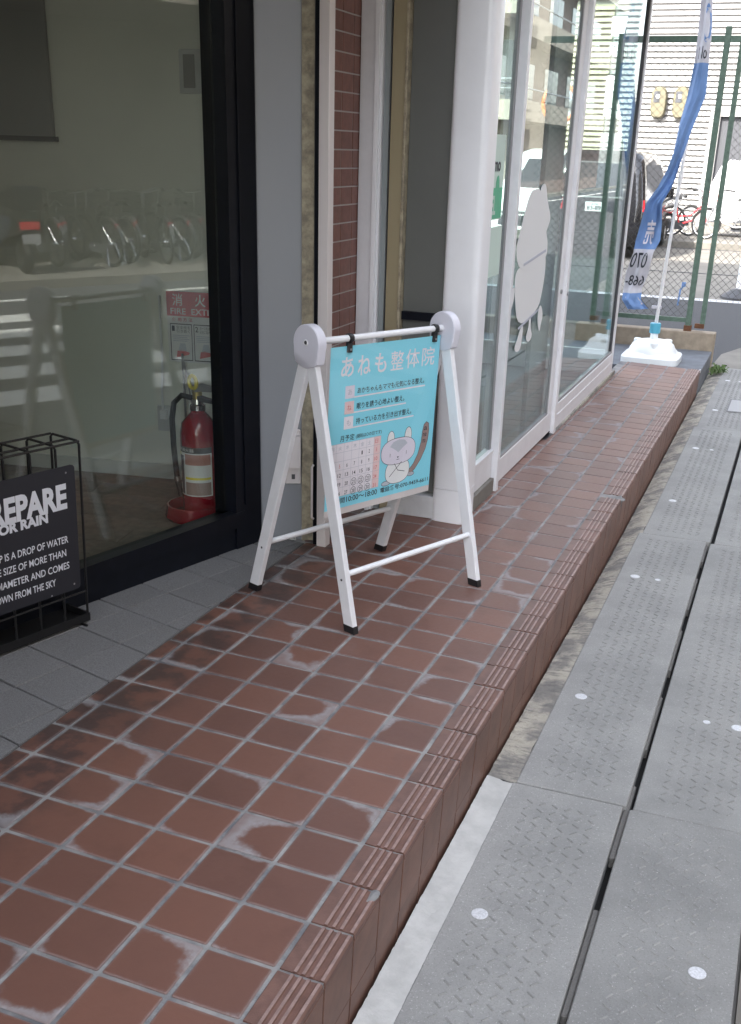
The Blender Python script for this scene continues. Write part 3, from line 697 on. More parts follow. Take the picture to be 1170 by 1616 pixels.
def soft(p, n=2):
    for _ in range(n):
        q = []
        for i in range(len(p)):
            a, b = p[i], p[(i+1) % len(p)]; q += [(a[0]*.75+b[0]*.25, a[1]*.75+b[1]*.25), (a[0]*.25+b[0]*.75, a[1]*.25+b[1]*.75)]
        p = q
    return p
def dcut(poly, name='cut_out', mat='decal', y=-.0012):
    if name == 'cut_out': poly = soft(poly)
    return MB().prism(dsh(poly), y, y+.001).build(name, mat, de)
dcut([(836, 303), (848, 297), (854, 300), (857, 332), (868, 412), (822, 432), (812, 400), (824, 352)], y=-.0024)
dcut([(826, 419), (861, 396), (861, 425), (856, 458), (849, 489), (817, 519), (812, 470), (813, 428)])
dcut([(852, 297), (862, 286), (864, 318), (870, 344), (863, 362), (859, 380), (857, 330)])
dcut([(812, 450), (812, 468), (806, 492), (804, 484), (807, 462)]); dcut([(850, 486), (854, 480), (857, 498), (853, 512), (851, 526), (848, 508)])
dcut([(822, 516), (826, 513), (824, 532), (821, 552), (814, 557), (811, 550), (817, 534)]); dcut([(835, 503), (838, 500), (837, 517), (840, 530), (834, 541), (829, 535), (834, 518)])
dcut([(826, 416), (861, 393), (861, 397), (826, 420)], 'outline', 'ink_line', -.0038); dcut([(817, 517), (849, 487), (849, 490), (817, 521)], 'outline', 'ink_line', -.0038)

# ================================================================== the white A-frame signboard
SC = Vector((-.72, 1.54, zf(-.72, 1.54))); SR = math.atan2(.64, .26); SROT = tilt_z(SR); LW = .69
st = thing('signboard_stand', 'white A-frame signboard stand on the brown tiles', 'signboard', SC, SROT)
HZ = .945; SP = .253; FOOT = .022
def leg(x, sgn):
    m = MB(); dy = SP*sgn; d = Vector((0, dy, -HZ)).normalized(); n = Vector((0, d.z, -d.y))
    top = Vector((x, 0, HZ))+d*.055; bot = Vector((x, dy*(1-FOOT/HZ), FOOT)); hw, ht = .0225, .0115
    def ring(c, flat):
        out = []
        for u, v in ((-ht, -hw), (ht, -hw), (ht, hw), (-ht, hw)):
            p = c+Vector((u, 0, 0))+n*v
            if flat is not None: p += d*((flat-p.z)/d.z)
            out.append(p)
        return out
    r0, r1, r2 = ring(top, None), ring(bot, FOOT), ring(bot, .0)
    def bev(r, k=.0022):
        o = []
        for i in range(4):
            a, b, c = r[i], r[(i+1) % 4], r[i-1]; o += [a+(c-a).normalized()*k, a+(b-a).normalized()*k]
        return o
    o = MB().loft([bev(r0), bev(r1)], True, True).build('leg', 'white_alu', st)
    MB().loft([[p+(p-bot)*.03 for p in ring(bot, FOOT+.004)], [p for p in ring(bot, .0)]], True, True).build('rubber_foot', 'black_plastic', o)
    q = top+d*.735; sgnx = -1 if x < LW/2 else 1
    MB().lathe([(.0045, 0), (.0045, .001), (.002, .0012)], 10).map(lambda v: q+Vector((sgnx*(ht+v.z), v.x, v.y))).build('screw', 'dark_grey', o)
    return q
ends = {}
for x in (0, LW):
    for sgn in (-1, 1): ends[x, sgn] = leg(x, sgn)
    hub = [(.061*math.cos(a), HZ+.061*math.sin(a)) for a in [R_(-18+k*12) for k in range(19)]]
    hub += [(-.0565, HZ-.042), (-.052, HZ-.062), (-.034, HZ-.073), (-.012, HZ-.079), (.012, HZ-.079), (.034, HZ-.073), (.052, HZ-.062), (.0565, HZ-.042)]
    h = MB()
    n_ = len(hub); r = lambda dx, k: [(x+dx, p[0]*k, HZ+(p[1]-HZ)*k) for p in hub]
    h.loft([r(-.019, .95), r(-.016, 1), r(.016, 1), r(.019, .95)], True, True)
    hb = h.build('hinge_hub', 'hub_white', st, smooth=True)
    s_x = -1 if x == 0 else 1
    MB().torus((0, 0, 0), .0085, .002, 18, 6, 'z').map(lambda v: Vector((x+s_x*(.019+v.z), v.x, HZ+.003+v.y))).build('bolt_ring', 'white_gloss', hb, smooth=True)
    MB().lathe([(.0065, 0), (.006, .0012)], 14).map(lambda v: Vector((x+s_x*(.0192+v.z), v.x, HZ+.003+v.y))).build('bolt', 'dark_grey', hb)
MB().tube([(.015, 0, HZ+.002), (LW-.015, 0, HZ+.002)], .0115, 14).build('top_bar', 'white_gloss', st, smooth=True)
for sgn in (-1, 1):
    a, b = ends[0, sgn], ends[LW, sgn]; MB().tube([a+Vector((.01, 0, .015)), b+Vector((-.01, 0, .015))], .0105, 14).build('cross_bar', 'white_gloss', st, smooth=True)
for cx in (.125+.06, .632):
    c = MB().torus((0, 0, 0), .0135, .0035, 18, 6).map(lambda v: Vector((cx+v.y*3.2, v.x, HZ+.002+v.z))).build('clip', 'black_plastic', st, smooth=True)
    MB().bbox(cx-.011, cx+.011, -.0085, .0085, HZ-.045, HZ-.011, .003).build('clip_jaw', 'black_plastic', c)
    MB().lathe([(.004, 0), (.004, .002)], 10).map(lambda v: Vector((cx+v.x, -.0085-v.z, HZ-.035+v.y))).build('clip_screw', 'mid_grey', c)

# poster hanging in a clear sleeve
pt = thing('hanging_poster', 'light blue clinic poster hanging from the bar of the white signboard', 'poster', SC, SROT)
PX0, PX1, PZ0, PZ1 = .098, .668, .349, .921
def curl(p): return Vector(p)
def sheet(x0, x1, z0, z1, y, nx=12, nz=12): 
    rows = [[curl(Vector((x0+(x1-x0)*i/nx, y, z0+(z1-z0)*j/nz))) for i in range(nx+1)] for j in range(nz+1)]
    back = [[p+Vector((0, .0008, 0)) for p in r] for r in rows]
    return MB().loft(rows, closed=False).loft(back, closed=False)
sheet(PX0, PX1, PZ0, PZ1, 0).build('sheet', 'poster_blue', pt, smooth=True)
sheet(PX0, PX1, PZ0-.024, PZ0-.0005, 0, 12, 2).build('sheet_margin', 'cream_white', pt, smooth=True)
sheet(PX0-.012, PX1+.016, PZ0-.034, PZ1+.014, -.004).map(lambda v: v+Vector((0, -.002*math.sin(v.z*14+v.x*6)-.001, 0))).build('clear_sleeve', 'sleeve', pt, smooth=True)
def ptext(s, mat, x0, x1, z0, z1, bold=0., y=-.0010, name='lettering'): return text(name, s, mat, pt, x0, x1, z0, z1, y, bold, fn=curl)
def pprint(name, poly, mat, y=-.0006):
    v = [curl(Vector((x, y, z))) for x, z in poly]; return MB().add(v, [tuple(range(len(v)))]).build(name, mat, pt)
def rect(x0, x1, z0, z1): return [(x0, z0), (x1, z0), (x1, z1), (x0, z1)]
def rrect(x0, x1, z0, z1): return [(x0, z0), ((x0+x1)/2, z0), (x1, z0), (x1, z1), ((x0+x1)/2, z1), (x0, z1)]
for ch, a, b in (('あ', .150, .212), ('ね', .232, .297), ('も', .318, .378), ('整', .400, .469), ('体', .482, .556), ('院', .570, .640)): ptext(ch, 'ink_white', a, b, .816, .884, .016 if ch in 'あねも' else .006)
for k, (ch, s, x1, u1, zb, mt) in enumerate((('あ', 'あかちゃんもママも元気になる整え。', .592, .599, .753, 'ink_lilac'), ('ね', '眠りを誘う心地よい整え。', .487, .497, .699, 'ink_pink'), ('も', '持っている力を引き出す整え。', .531, .546, .646, 'ink_white'))):
    pprint('initial_box', rect(.176, .222, zb-.012, zb+.032), mt); pprint('underline', rect(.222, u1, zb-.012, zb-.007), 'ink_white')
    ptext(ch, 'ink_red' if k == 1 else 'ink_line', .189, .209, zb, zb+.02, 0, -.0012); ptext(s, 'ink_dark', .236, x1, zb, zb+.022, .008)
ptext('月予定', 'ink_dark', .160, .232, .592, .614, .006); ptext('(開院は○の日です)', 'ink_dark', .240, .374, .592, .609, .004)
pprint('calendar', rect(.106, .337, .394, .586), 'ink_white'); pprint('sunday_column', rect(.337, .373, .394, .586), 'ink_pink')
for k in range(8): pprint('grid_line', rect(.106+k*.0385-.0005, .106+k*.0385+.0005, .394, .586) if k < 7 else rect(.3725, .373, .394, .586), 'ink_line', -.0009)
for k in range(7): pprint('grid_line', rect(.106, .373, .394+k*.032-.0005, .394+k*.032+.0005), 'ink_line', -.0009)
for q, dname in enumerate('月火水木金土日'): ptext(dname, 'ink_line' if q < 6 else 'ink_red', .117+q*.0375, .133+q*.0375, .562, .577, 0, -.0013)
dates = [(1, 3+1, 0), (2, 5, 0), (3, 6, 0)] + [(4+i, i, 1) for i in range(7)] + [(11+i, i, 2) for i in range(7)] + [(18+i, i, 3) for i in range(7)] + [(25+i, i, 4) for i in range(7)]
for d, q, r in dates:
    cx, cz = .126+q*.0375, .538-r*.0335
    ptext(str(d), 'ink_red' if q == 6 or (q < 2 and r == 1) else 'ink_dark', cx-(.008 if d > 9 else .003), cx+(.008 if d > 9 else .003), cz-.007, cz+.007, .006, -.0013)
    if r >= 3 and 3 <= q <= 5:
        o_, i_ = circ(cx, cz, .0145, .0145, 24), circ(cx, cz, .0128, .0128, 24)
        MB().loft([[curl(Vector((x, -.0015, z))) for x, z in o_], [curl(Vector((x, -.0015, z))) for x, z in i_]]).build('date_ring', 'ink_dark', pt)
ptext('時間', 'ink_dark', .150, .198, .366, .387, .006); ptext('10:00〜18:00', 'ink_dark', .206, .368, .366, .386, .012); ptext('電話番号:070-9459-6611', 'ink_dark', .386, .658, .366, .386, .012)
# squirrel drawing
def ink(name, poly, mat, y, ol=None):
    if ol:
        cx = sum(p[0] for p in poly)/len(poly); cz = sum(p[1] for p in poly)/len(poly)
        big = []
        n = len(poly)
        for i in range(n):
            a, b = poly[i-1], poly[(i+1) % n]; dx, dz = b[0]-a[0], b[1]-a[1]; L = math.hypot(dx, dz) or 1
            big.append((poly[i][0]+dz/L*ol, poly[i][1]-dx/L*ol))
        pprint('outline', big, 'ink_dark', y+.00012)
    pprint(name, poly, mat, y)
tl = [(.535, .425), (.565, .45), (.588, .485), (.602, .53), (.606, .57), (.612, .595), (.624, .603), (.637, .596), (.641, .57), (.638, .535), (.628, .50), (.605, .462), (.575, .43), (.545, .41)]
ink('squirrel_tail', tl[::-1], 'ink_brown', -.0008, .002)
ink('squirrel_foot', circ(.415, .398, .024, .008, 16), 'ink_grey', -.0008, .0018); ink('squirrel_foot', circ(.552, .413, .02, .007, 16), 'ink_grey', -.0008, .0018)
ink('squirrel_body', circ(.475, .437, .066, .046, 28, 2.4), 'ink_cream', -.0011, .0018)
ink('squirrel_ear', circ(.428, .565, .018, .028, 20), 'ink_cream', -.0011, .0018); ink('squirrel_ear', circ(.523, .567, .018, .030, 20), 'ink_cream', -.0011, .0018)
ink('squirrel_head', circ(.473, .514, .094, .049, 36, 2.5), 'ink_lilac', -.0014, .0018)
pprint('squirrel_brow', [(.425, .535), (.445, .526), (.462, .516), (.473, .508), (.484, .516), (.500, .526), (.522, .537), (.505, .552), (.473, .558), (.442, .551)][::-1], 'ink_grey', -.0016)
for x in (.428, .518): pprint('squirrel_eye', rect(x-.001, x+.001, .496, .510), 'ink_dark', -.0018)
pprint('squirrel_nose', [(.466, .493), (.478, .493), (.472, .486)][::-1], 'ink_dark', -.0018); pprint('squirrel_mouth', rect(.465, .480, .481, .483), 'ink_dark', -.0018)
for a in ((.455, .468, .475, .44), (.495, .47, .462, .445), (.43, .42, .462, .445), (.515, .43, .475, .44)):
    dx, dz = a[2]-a[0], a[3]-a[1]; L = math.hypot(dx, dz); nx, nz = -dz/L*.0012, dx/L*.0012
    pprint('squirrel_arm', [(a[0]+nx, a[1]+nz), (a[2]+nx, a[3]+nz), (a[2]-nx, a[3]-nz), (a[0]-nx, a[1]-nz)], 'ink_dark', -.0018)
for k, ch in enumerate(('a', 'ne', 'mo')): ptext(ch, 'ink_dark', .612-(.004 if k else 0), .630+(.003 if k else 0)-(.004*k), .572-k*.024, .586-k*.024, .01, -.0014)

# ================================================================== umbrella rack with black board
RF = Vector((-1.311, 1.076, zf(-1.311, 1.076)))
ur = thing('umbrella_rack', 'black wire umbrella rack standing before the dark framed window', 'rack', RF, tilt_z(WR))
WL = -.75
def hoop(x, d0=.0, d1=.135, h=.632): return [(x, d0, .03), (x, d0, h-.01), (x, d0+.01, h), (x, d1-.01, h), (x, d1, h-.01), (x, d1, .03)]
for x in (.012, -.083, -.18, -.277, -.374, -.47, -.566): MB().tube(hoop(x), .0042, 8).build('wire_hoop', 'wire_black', ur, smooth=True)
for d in (.0, .045, .135): MB().tube([(.012, d, .632), (WL, d, .632)], .004, 8).build('wire_rail', 'wire_black', ur, smooth=True)
for d in (0, .135): MB().tube([(.012, d, .12), (WL, d, .12)], .0035, 8).build('wire_rail', 'wire_black', ur, smooth=True)
MB().box(WL, .018, -.006, .0, .012, .04).box(WL, .018, .14, .146, .012, .04).box(.0125, .0185, .0, .14, .012, .04).box(WL, .0125, .0, .14, .012, .016).build('drip_tray', 'wire_black', ur)
for x in (-.01, -.5): MB().tube([(x, -.02, .004), (x, .16, .004)], .005, 8).build('foot_rail', 'wire_black', ur)
bd = thing('board'); bd.parent = ur; tag(bd, 'black board with white lettering about rain')
bp = [(-.62, .145), (-.034, .145)]+[(-.034+.013*math.sin(R_(a)), .158-.013*math.cos(R_(a))) for a in (30, 60, 90)]+[(-.021, .553)]+[(-.034+.013*math.cos(R_(a)), .553+.013*math.sin(R_(a))) for a in (30, 60, 90)]+[(-.62, .566)]
MB().prism(bp, -.012, -.0065).build('plate', 'board_black', bd)
for x, z in ((-.056, .545), (-.047, .165), (-.14, .15)): MB().lathe([(.0035, 0), (.003, .001)], 10).map(lambda v: Vector((x+v.x, -.012-v.z, z+v.y))).build('rivet', 'mid_grey', bd)
def btext(s, x1, z0, z1, cw, bold, shift=0): text('lettering', s, 'letter', bd, x1-cw*len(s), x1, z0, z1, -.0126, bold)
for s, x1, z0, z1, wd_ , bd_ in (('PREPARE', -.058, .428, .512, .332, .045), ('FOR RAIN', -.136, .398, .432, .205, .05), ('A RAINDROP IS A DROP OF WATER', -.062, .314, .338, .40, .012), ('HAVING THE SIZE OF MORE THAN', -.073, .270, .294, .40, .012), ('0.5 MM IN DIAMETER AND COMES', -.063, .225, .249, .41, .012), ('DOWN FROM THE SKY', -.121, .180, .204, .245, .012)):
    text('lettering', s, 'letter', bd, x1-wd_, x1, z0, z1, -.0126, bd_)

# ================================================================== banner flag
FB = Vector((-.345, 8.07, -.110))
fl = thing('banner_flag', 'blue and white banner flag on a white weighted base at the porch end', 'flag', FB)
MB().loft([[(x*k*.245, y*k*.245, z) for x, y in circ(0, 0, 1, 1, 40, 6)] for k, z in ((1, 0), (1, .05), (.97, .058), (.86, .066), (.80, .085))], True, True).build('base', 'base_white', fl, smooth=True)
MB().lathe([(.205, .07), (.20, .10), (.175, .145), (.12, .175), (.05, .185)], 32).build('base_dome', 'base_white', fl, smooth=True)
for a in (40, 160, 280): MB().lathe([(.035, .1), (.035, .168), (.028, .175)], 16, (.15*math.cos(R_(a)), .15*math.sin(R_(a)))).build('filler_cap', 'base_white', fl, smooth=True)
MB().lathe([(.035, .17), (.032, .24), (.03, .25)], 18).build('socket', 'base_white', fl, smooth=True); MB().lathe([(.043, .235), (.046, .24), (.046, .315), (.04, .32)], 20).build('clamp_ring', 'cap_blue', fl, smooth=True)
PB, PT = Vector((0, 0, .25)), Vector((.112, 0, 2.98))
MB().tube([PB, PB.lerp(PT, .5), PT], [.015, .0135, .011], 12).build('pole', 'pole_white', fl, smooth=True)
MB().tube([PB.lerp(PT, .44), PB.lerp(PT, .47)], .018, 12).build('pole_joint', 'pole_white', fl, smooth=True)
MB().tube([PT+Vector((0, 0, -.02)), PT+Vector((-.55, .02, -.02))], .007, 8).build('top_arm', 'pole_white', fl)
RAWC = [(-60, 1110, 1135), (0, 1106, 1126), (60, 1101, 1124), (100, 1096, 1119), (150, 1085, 1114), (195, 1073, 1096), (240, 1065, 1080), (270, 1053, 1070), (295, 1040, 1062), (320, 1022, 1047), (350, 1013, 1046), (380, 1004, 1043), (398, 1001, 1033), (430, 988, 1025), (455, 984, 1013), (472, 983, 1012), (487, 992, 1024)]
def un(px_, py_, Y=8.05):
    d = xr*((px_-594.18)/1699.95)+yr*(-(py_-967.57)/1699.95)+fw; t = (Y-CP.y)/d.y; return CP+d*t-FB
CL = [(un(l, y), un(r, y)) for y, l, r in RAWC]
def clothp(u, v):          # u 0..1 down the strip, v across
    k = u*(len(CL)-1); i = min(int(k), len(CL)-2); f = k-i
    a, b = CL[i][0].lerp(CL[i+1][0], f), CL[i][1].lerp(CL[i+1][1], f); p = a.lerp(b, v)
    fold = .05*math.sin(v*5.2+u*9)*(1-.55*u)+.02*math.sin(u*31)+.007*math.sin(v*17+u*25)+.004*math.sin(v*9-u*70)
    return p+Vector((0, fold-.03, 0))
def cloth(u0, u1, name, mat, nu=16, nv=12):
    rows = [[clothp(u0+(u1-u0)*i/nu, j/nv) for j in range(nv+1)] for i in range(nu+1)]
    back = [[p+Vector((0, .0016, 0)) for p in r] for r in rows]
    return MB().loft(rows, closed=False).loft(back, closed=False).build(name, mat, fl, smooth=True)
nC = len(CL)-1
cloth(0, 3/nC, 'cloth', 'banner_white'); cloth(3/nC, 11.7/nC, 'cloth', 'banner_blue', 60, 24); cloth(11.7/nC, 14.4/nC, 'cloth', 'banner_white', 20, 24); cloth(14.4/nC, 1, 'cloth', 'banner_blue')
def ctext(s, mat, u0, u1, v0, v1, bold, mirror=True):
    me = text('lettering', s, mat, fl, v0, v1, 0, 1, 0, bold, mirror=mirror)
    for v in me.data.vertices:
        p = clothp(u1+(u0-u1)*v.co.z, v.co.x)+Vector((0, -.004, 0)); v.co = p
ctext('売', 'ink_white', 9.9/nC, 11.3/nC, .30, .72, .02); ctext('070', 'ink_dark', 12.0/nC, 12.75/nC, .02, .80, .01); ctext('668-', 'ink_dark', 13.15/nC, 13.8/nC, .04, .95, .01)
ctext('No', 'ink_dark', 2.35/nC, 2.85/nC, .25, .85, .01, False); ctext('C', 'banner_blue', 1.1/nC, 2.2/nC, .55, 1.0, .01)
pprint_ = [clothp(14.75/nC, .15), clothp(14.75/nC, .85), clothp(15.5/nC, .95), clothp(15.5/nC, .25)]
MB().add([p+Vector((0, -.004, 0)) for p in pprint_], [(0, 1, 2, 3)]).build('label_patch', 'banner_white', fl)
MB().box(-.06, .02, -.012, .012, .44, .462).map(lambda v: v+Vector((.01, 0, 0))).build('tie_strap', 'banner_white', fl)

# ================================================================== chain-link fence
fe = thing('chain_link_fence', 'green chain-link fence with rusty footed post behind the banner', 'fence', (-.147, 8.915, .048))
def angle_iron(x, z0, z1, s=.05): return MB().box(x-s/2, x+s/2, -.004, 0, z0, z1).box(x-s/2, x-s/2+.004, 0, s, z0, z1)
MB().bbox(-.025, .025, -.025, .025, 0, 2.50, .003).build('post', 'fence_green', fe); MB().box(-.034, .034, -.034, .034, -.002, .05).build('rusty_foot', 'rust', fe)
angle_iron(.125, .04, 2.45, .045).build('gate_bar', 'fence_green', fe); MB().box(.06, .145, -.02, .03, .03, .07).build('gate_hinge', 'rust', fe)
MB().box(-.86, -.026, -.018, .018, 2.38, 2.43).build('top_rail', 'fence_green', fe)
MB().box(.026, .8, -.018, .018, 2.38, 2.43).build('top_rail', 'fence_green', fe)
MB().box(-.86, -.026, -.014, .014, .075, .115).build('bottom_rail', 'fence_green', fe)
for x in (-.885,): MB().bbox(x-.025, x+.025, -.025, .025, 0, 2.5, .003).build('post', 'fence_green', fe)
def mesh_net(x0, x1, z0, z1, name, pitch=.068, r=.0021):
    m = MB(); hgt = z1-z0; n = int((x1-x0+hgt*1.05)/pitch)
    for sgn in (1, -1):
        for k in range(n+1):
            xs = x0+k*pitch-(hgt*1.05 if sgn > 0 else 0); a, b = Vector((xs, 0, z0)), Vector((xs+sgn*hgt*1.05, 0, z1))
            if sgn < 0: a.x, b.x = xs, xs-hgt*1.05
            def cl(p, q, lo, hi):
                d = q.x-p.x; t0, t1 = sorted(((lo-p.x)/d, (hi-p.x)/d)); t0, t1 = max(0, t0), min(1, t1)
                return (p.lerp(q, t0), p.lerp(q, t1)) if t1-t0 > .002 else None
            c = cl(a, b, x0, x1)
            if c:
                o = Vector((0, .0025*sgn, 0)); m.tube([c[0]+o, c[1]+o], r, 4, False)
    return tag(m.build(name, 'fence_wire', fe), kind='stuff')
mesh_net(-.858, -.027, .115, 2.38, 'wire_mesh'); mesh_net(.15, .8, .3, 2.38, 'wire_mesh')

# ================================================================== car park: white building, meters, cars, bicycles
wb = thing('siding_building', 'tall white building with horizontal siding and a dark doorway', 'building', (-1.5, 30, -.3))
def siding(x0, x1, z0, z1, mat, name, pitch=.135):
    m = MB(); n = int((z1-z0)/pitch); prof = []
    for k in range(n):
        z = z0+k*pitch; prof += [(-.045, z), (-.008, z+pitch*.66), (.018, z+pitch*.68), (.018, z+pitch*.995)]
    rows = [[(x, y, z) for y, z in prof] for x in (x0, x1)]
    return m.loft(rows, closed=False).build(name, mat, wb)
siding(-3.3, -.35, 0.25, 11, 'siding', 'wall_siding'); siding(-.35, 1.5, 2.95, 11, 'siding', 'wall_siding'); siding(1.5, 2.4, .25, 11, 'siding', 'wall_siding')
siding(-4.7, -3.35, .25, 5.5, 'siding_cream', 'annex_siding')
MB().box(-3.3, 2.4, .02, 8, -.1, 11).build('wall_core', 'mass', wb); MB().box(-4.7, -3.31, .02, 8, -.1, 5.5).build('annex_core', 'mass', wb); MB().box(-4.75, -3.3, -.1, 8.1, 5.5, 5.7).build('annex_roof', 'siding_cream', wb)
MB().box(-3.3, 2.4, -.04, .015, -.1, .24).build('foundation', 'concrete', wb); MB().box(-4.7, -3.31, -.04, .015, -.1, .24).build('foundation', 'concrete', wb)
MB().box(-.35, 1.5, .012, .0195, .0, 2.9).build('doorway', 'dark_grey', wb); MB().box(-.62, -.36, -.10, -.03, 0, 2.95).build('door_frame', 'siding', wb); MB().box(-.35, 1.5, -.1, -.03, 2.8, 2.95).build('door_frame', 'siding', wb)
for i, (x, lab) in enumerate(((-3.46, 'left-hand beige electric meter on the white siding wall'), (-2.90, 'right-hand beige electric meter on the white siding wall'))):
    mt = thing('electric_meter', lab, 'meter', (x, 29.86, 2.44), group='electric meters')
    MB().loft([[(a*k, y, b*k2+.36) for a, b in circ(0, 0, .2, .37, 28, 3.2)] for y, k, k2 in ((.11, 1, 1), (-.02, 1, 1), (-.06, .85, .92))], True, True).build('housing', 'meter', mt, smooth=True)
    MB().box(-.13, .02, -.068, -.055, .36, .62).build('window', 'dark_grey', mt); MB().lathe([(.05, 0), (.045, .012)], 14).map(lambda v: Vector((-.03+v.x, -.069-v.z, .5+v.y))).build('dial', 'paper', mt)
wbx = thing('wall_box', 'dark grey box fixed low on the white siding wall right of the black van', 'box', (-3.55, 29.88, .85)); MB().bbox(-.13, .13, -.09, .08, 0, .55, .01).build('case', 'mid_grey', wbx); MB().box(-.1, .1, -.1, -.091, .3, .45).build('lid', 'dark_grey', wbx)

def ring(y0, y1, hw, z, r=.16, n=6):
    out = []
    for cx, cy, a0 in ((hw-r, y1-r, 0), (-hw+r, y1-r, 90), (-hw+r, y0+r, 180), (hw-r, y0+r, 270)):
        for k in range(n): a = R_(a0+90*k/(n-1)); out.append((cx+r*math.cos(a), cy+r*math.sin(a), z))
    return out
LV = [(.22, .14, 4.70, .84), (.34, .03, 4.84, .90), (.60, .0, 4.88, .92), (.85, .02, 4.84, .925), (1.02, .05, 4.60, .91), (1.10, .07, 3.98, .895), (1.40, .13, 3.45, .85), (1.70, .22, 2.95, .79), (1.84, .34, 2.6, .73), (1.90, .55, 2.3, .62)]
def lv(z):
    for a, b in zip(LV, LV[1:]):
        if a[0] <= z <= b[0]: f = (z-a[0])/(b[0]-a[0]); return [a[k]+(b[k]-a[k])*f for k in (1, 2, 3)]
def vehicle(name, label, loc, rz, paint):
    v = thing(name, label, 'van', loc, (0, 0, rz))
    MB().loft([ring(y0, y1, hw, z, .17) for z, y0, y1, hw in LV], True, True).build('body', paint, v, smooth=True)
    def face(zs, k0, k1, end, off=.008, n=8):
        rows = []
        for z in zs:
            y0, y1, hw = lv(z); yy = (y0-off) if end == 0 else (y1+off)
            rows.append([(hw*(k0+(k1-k0)*i/n), yy+(1 if end == 0 else -1)*.10*abs((k0+(k1-k0)*i/n))**6, z) for i in range(n+1)])
        return MB().loft(rows, closed=False)
    face((1.12, 1.3, 1.5, 1.68), -.80, .80, 0).build('rear_window', 'car_glass', v, smooth=True)
    face((1.13, 1.3, 1.5, 1.7), -.80, .80, 1).build('windscreen', 'car_glass', v, smooth=True)
    for s in (-1, 1):
        rows = []
        for z in (1.14, 1.3, 1.5, 1.66):
            y0, y1, hw = lv(z); rows.append([(s*(hw+.006), y0+.35+(y1-y0-.75)*i/6, z) for i in range(7)])
        MB().loft(rows, closed=False).build('side_window', 'car_glass', v, smooth=True)
        face((.86, .95, 1.06), s*.62, s*1.0, 0, .012, 6).build('tail_light', 'tail_red', v, smooth=True)
        face((.72, .80, .86), s*.60, s*.98, 1, .012, 6).build('headlight', 'lamp_clear', v, smooth=True)
        MB().loft([[(s*(.95+a*.09), 3.45+b*.05, z) for a, b in circ(0, 0, 1, 1, 12)] for z in (1.02, 1.2)], True, True).build('wing_mirror', paint, v, smooth=True)
        for y in (.85, 3.85):
            t = MB().torus((0, 0, 0), .25, .085, 26, 8).map(lambda p: Vector((s*.84+p.y, y+p.x, .325+p.z))).build('wheel', 'rubber', v, smooth=True)
            MB().lathe([(.2, -.06), (.2, .06), (.05, .07)], 20).map(lambda p: Vector((s*(.84+p.z), y+p.x, .325+p.y))).build('rim', 'silver', t)
    face((1.075, 1.09, 1.105), -.72, .72, 0, .022).build('chrome_strip', 'chrome', v, smooth=True)
    face((.42, .5, .62), -.7, .7, 1, .01).build('grille', 'dark_grey', v, smooth=True); face((.66, .68, .70), -.6, .6, 1, .02).build('grille_bar', 'chrome', v, smooth=True)
    face((.30, .38, .46), -.9, .9, 0, .02).build('rear_bumper', 'black_plastic', v, smooth=True)
    pl = MB().box(-.165, .165, -.045, -.02, .84, 1.005).build('number_plate', 'paper', v)
    text('lettering', '83-89', 'ink_dark', pl, -.13, .13, .86, .935, -.047, .02); text('lettering', '330', 'ink_dark', pl, -.05, .07, .95, .985, -.047, .01)
    MB().box(-.62, .62, .16, .42, 1.83, 1.90).build('roof_spoiler', paint, v)
    return v
vehicle('minivan', 'black minivan parked tail-on beyond the fence, seen through the far pane', (-3.10, 20.0, -.30), 0, 'car_black')
vehicle('minivan', 'white minivan parked nose-on behind the sliding door glass', (-4.75, 26.4, -.30), R_(180), 'car_white')
ab = thing('apartment_block', 'beige apartment block with balconies seen through the sliding door', 'building', (-11, 34, -.3))
MB().box(-5, 4.6, 0, 9, 0, 14).build('wall', 'facade', ab); MB().box(2.9, 4.64, -.3, -.001, 0, 14).build('stair_tower', 'facade_pink', ab)
for k in range(4):
    z = 2.7+k*2.8
    b = MB().box(-5, 2.85, -1.2, -.001, z, z+.16).box(-5, 2.85, -1.2, -1.12, z+.161, z+.55).build('balcony', 'facade', ab)
    MB().tube([(-5, -1.16, z+1.1), (2.85, -1.16, z+1.1)], .03, 6).tube([(-5, -1.16, z+.85), (2.85, -1.16, z+.85)], .02, 6).build('railing', 'silver', b)
    for q in range(4): MB().box(-4.6+q*1.9, -3.2+q*1.9, -.03, -.002, z+.2, z+2.2).build('window', 'car_glass', ab)
    MB().box(.5, 1.0, -.9, -.3, z+.17, z+.75).build('air_conditioner', 'white_dull', ab)
cm = thing('traffic_mirror', 'orange rimmed round traffic mirror on a post behind the door glass', 'mirror', (-5.55, 27.6, -.3))
MB().tube([(0, 0, 0), (0, 0, 3.4)], .045, 10).build('post', 'orange', cm); MB().torus((0, -.08, 2.95), .42, .05, 30, 8).build('rim', 'orange', cm, smooth=True); MB().lathe([(.42, 0), (.3, .05), (.1, .07)], 28).map(lambda v: Vector((v.x, -.06-v.z, 2.95+v.y))).build('mirror_face', 'chrome', cm, smooth=True)

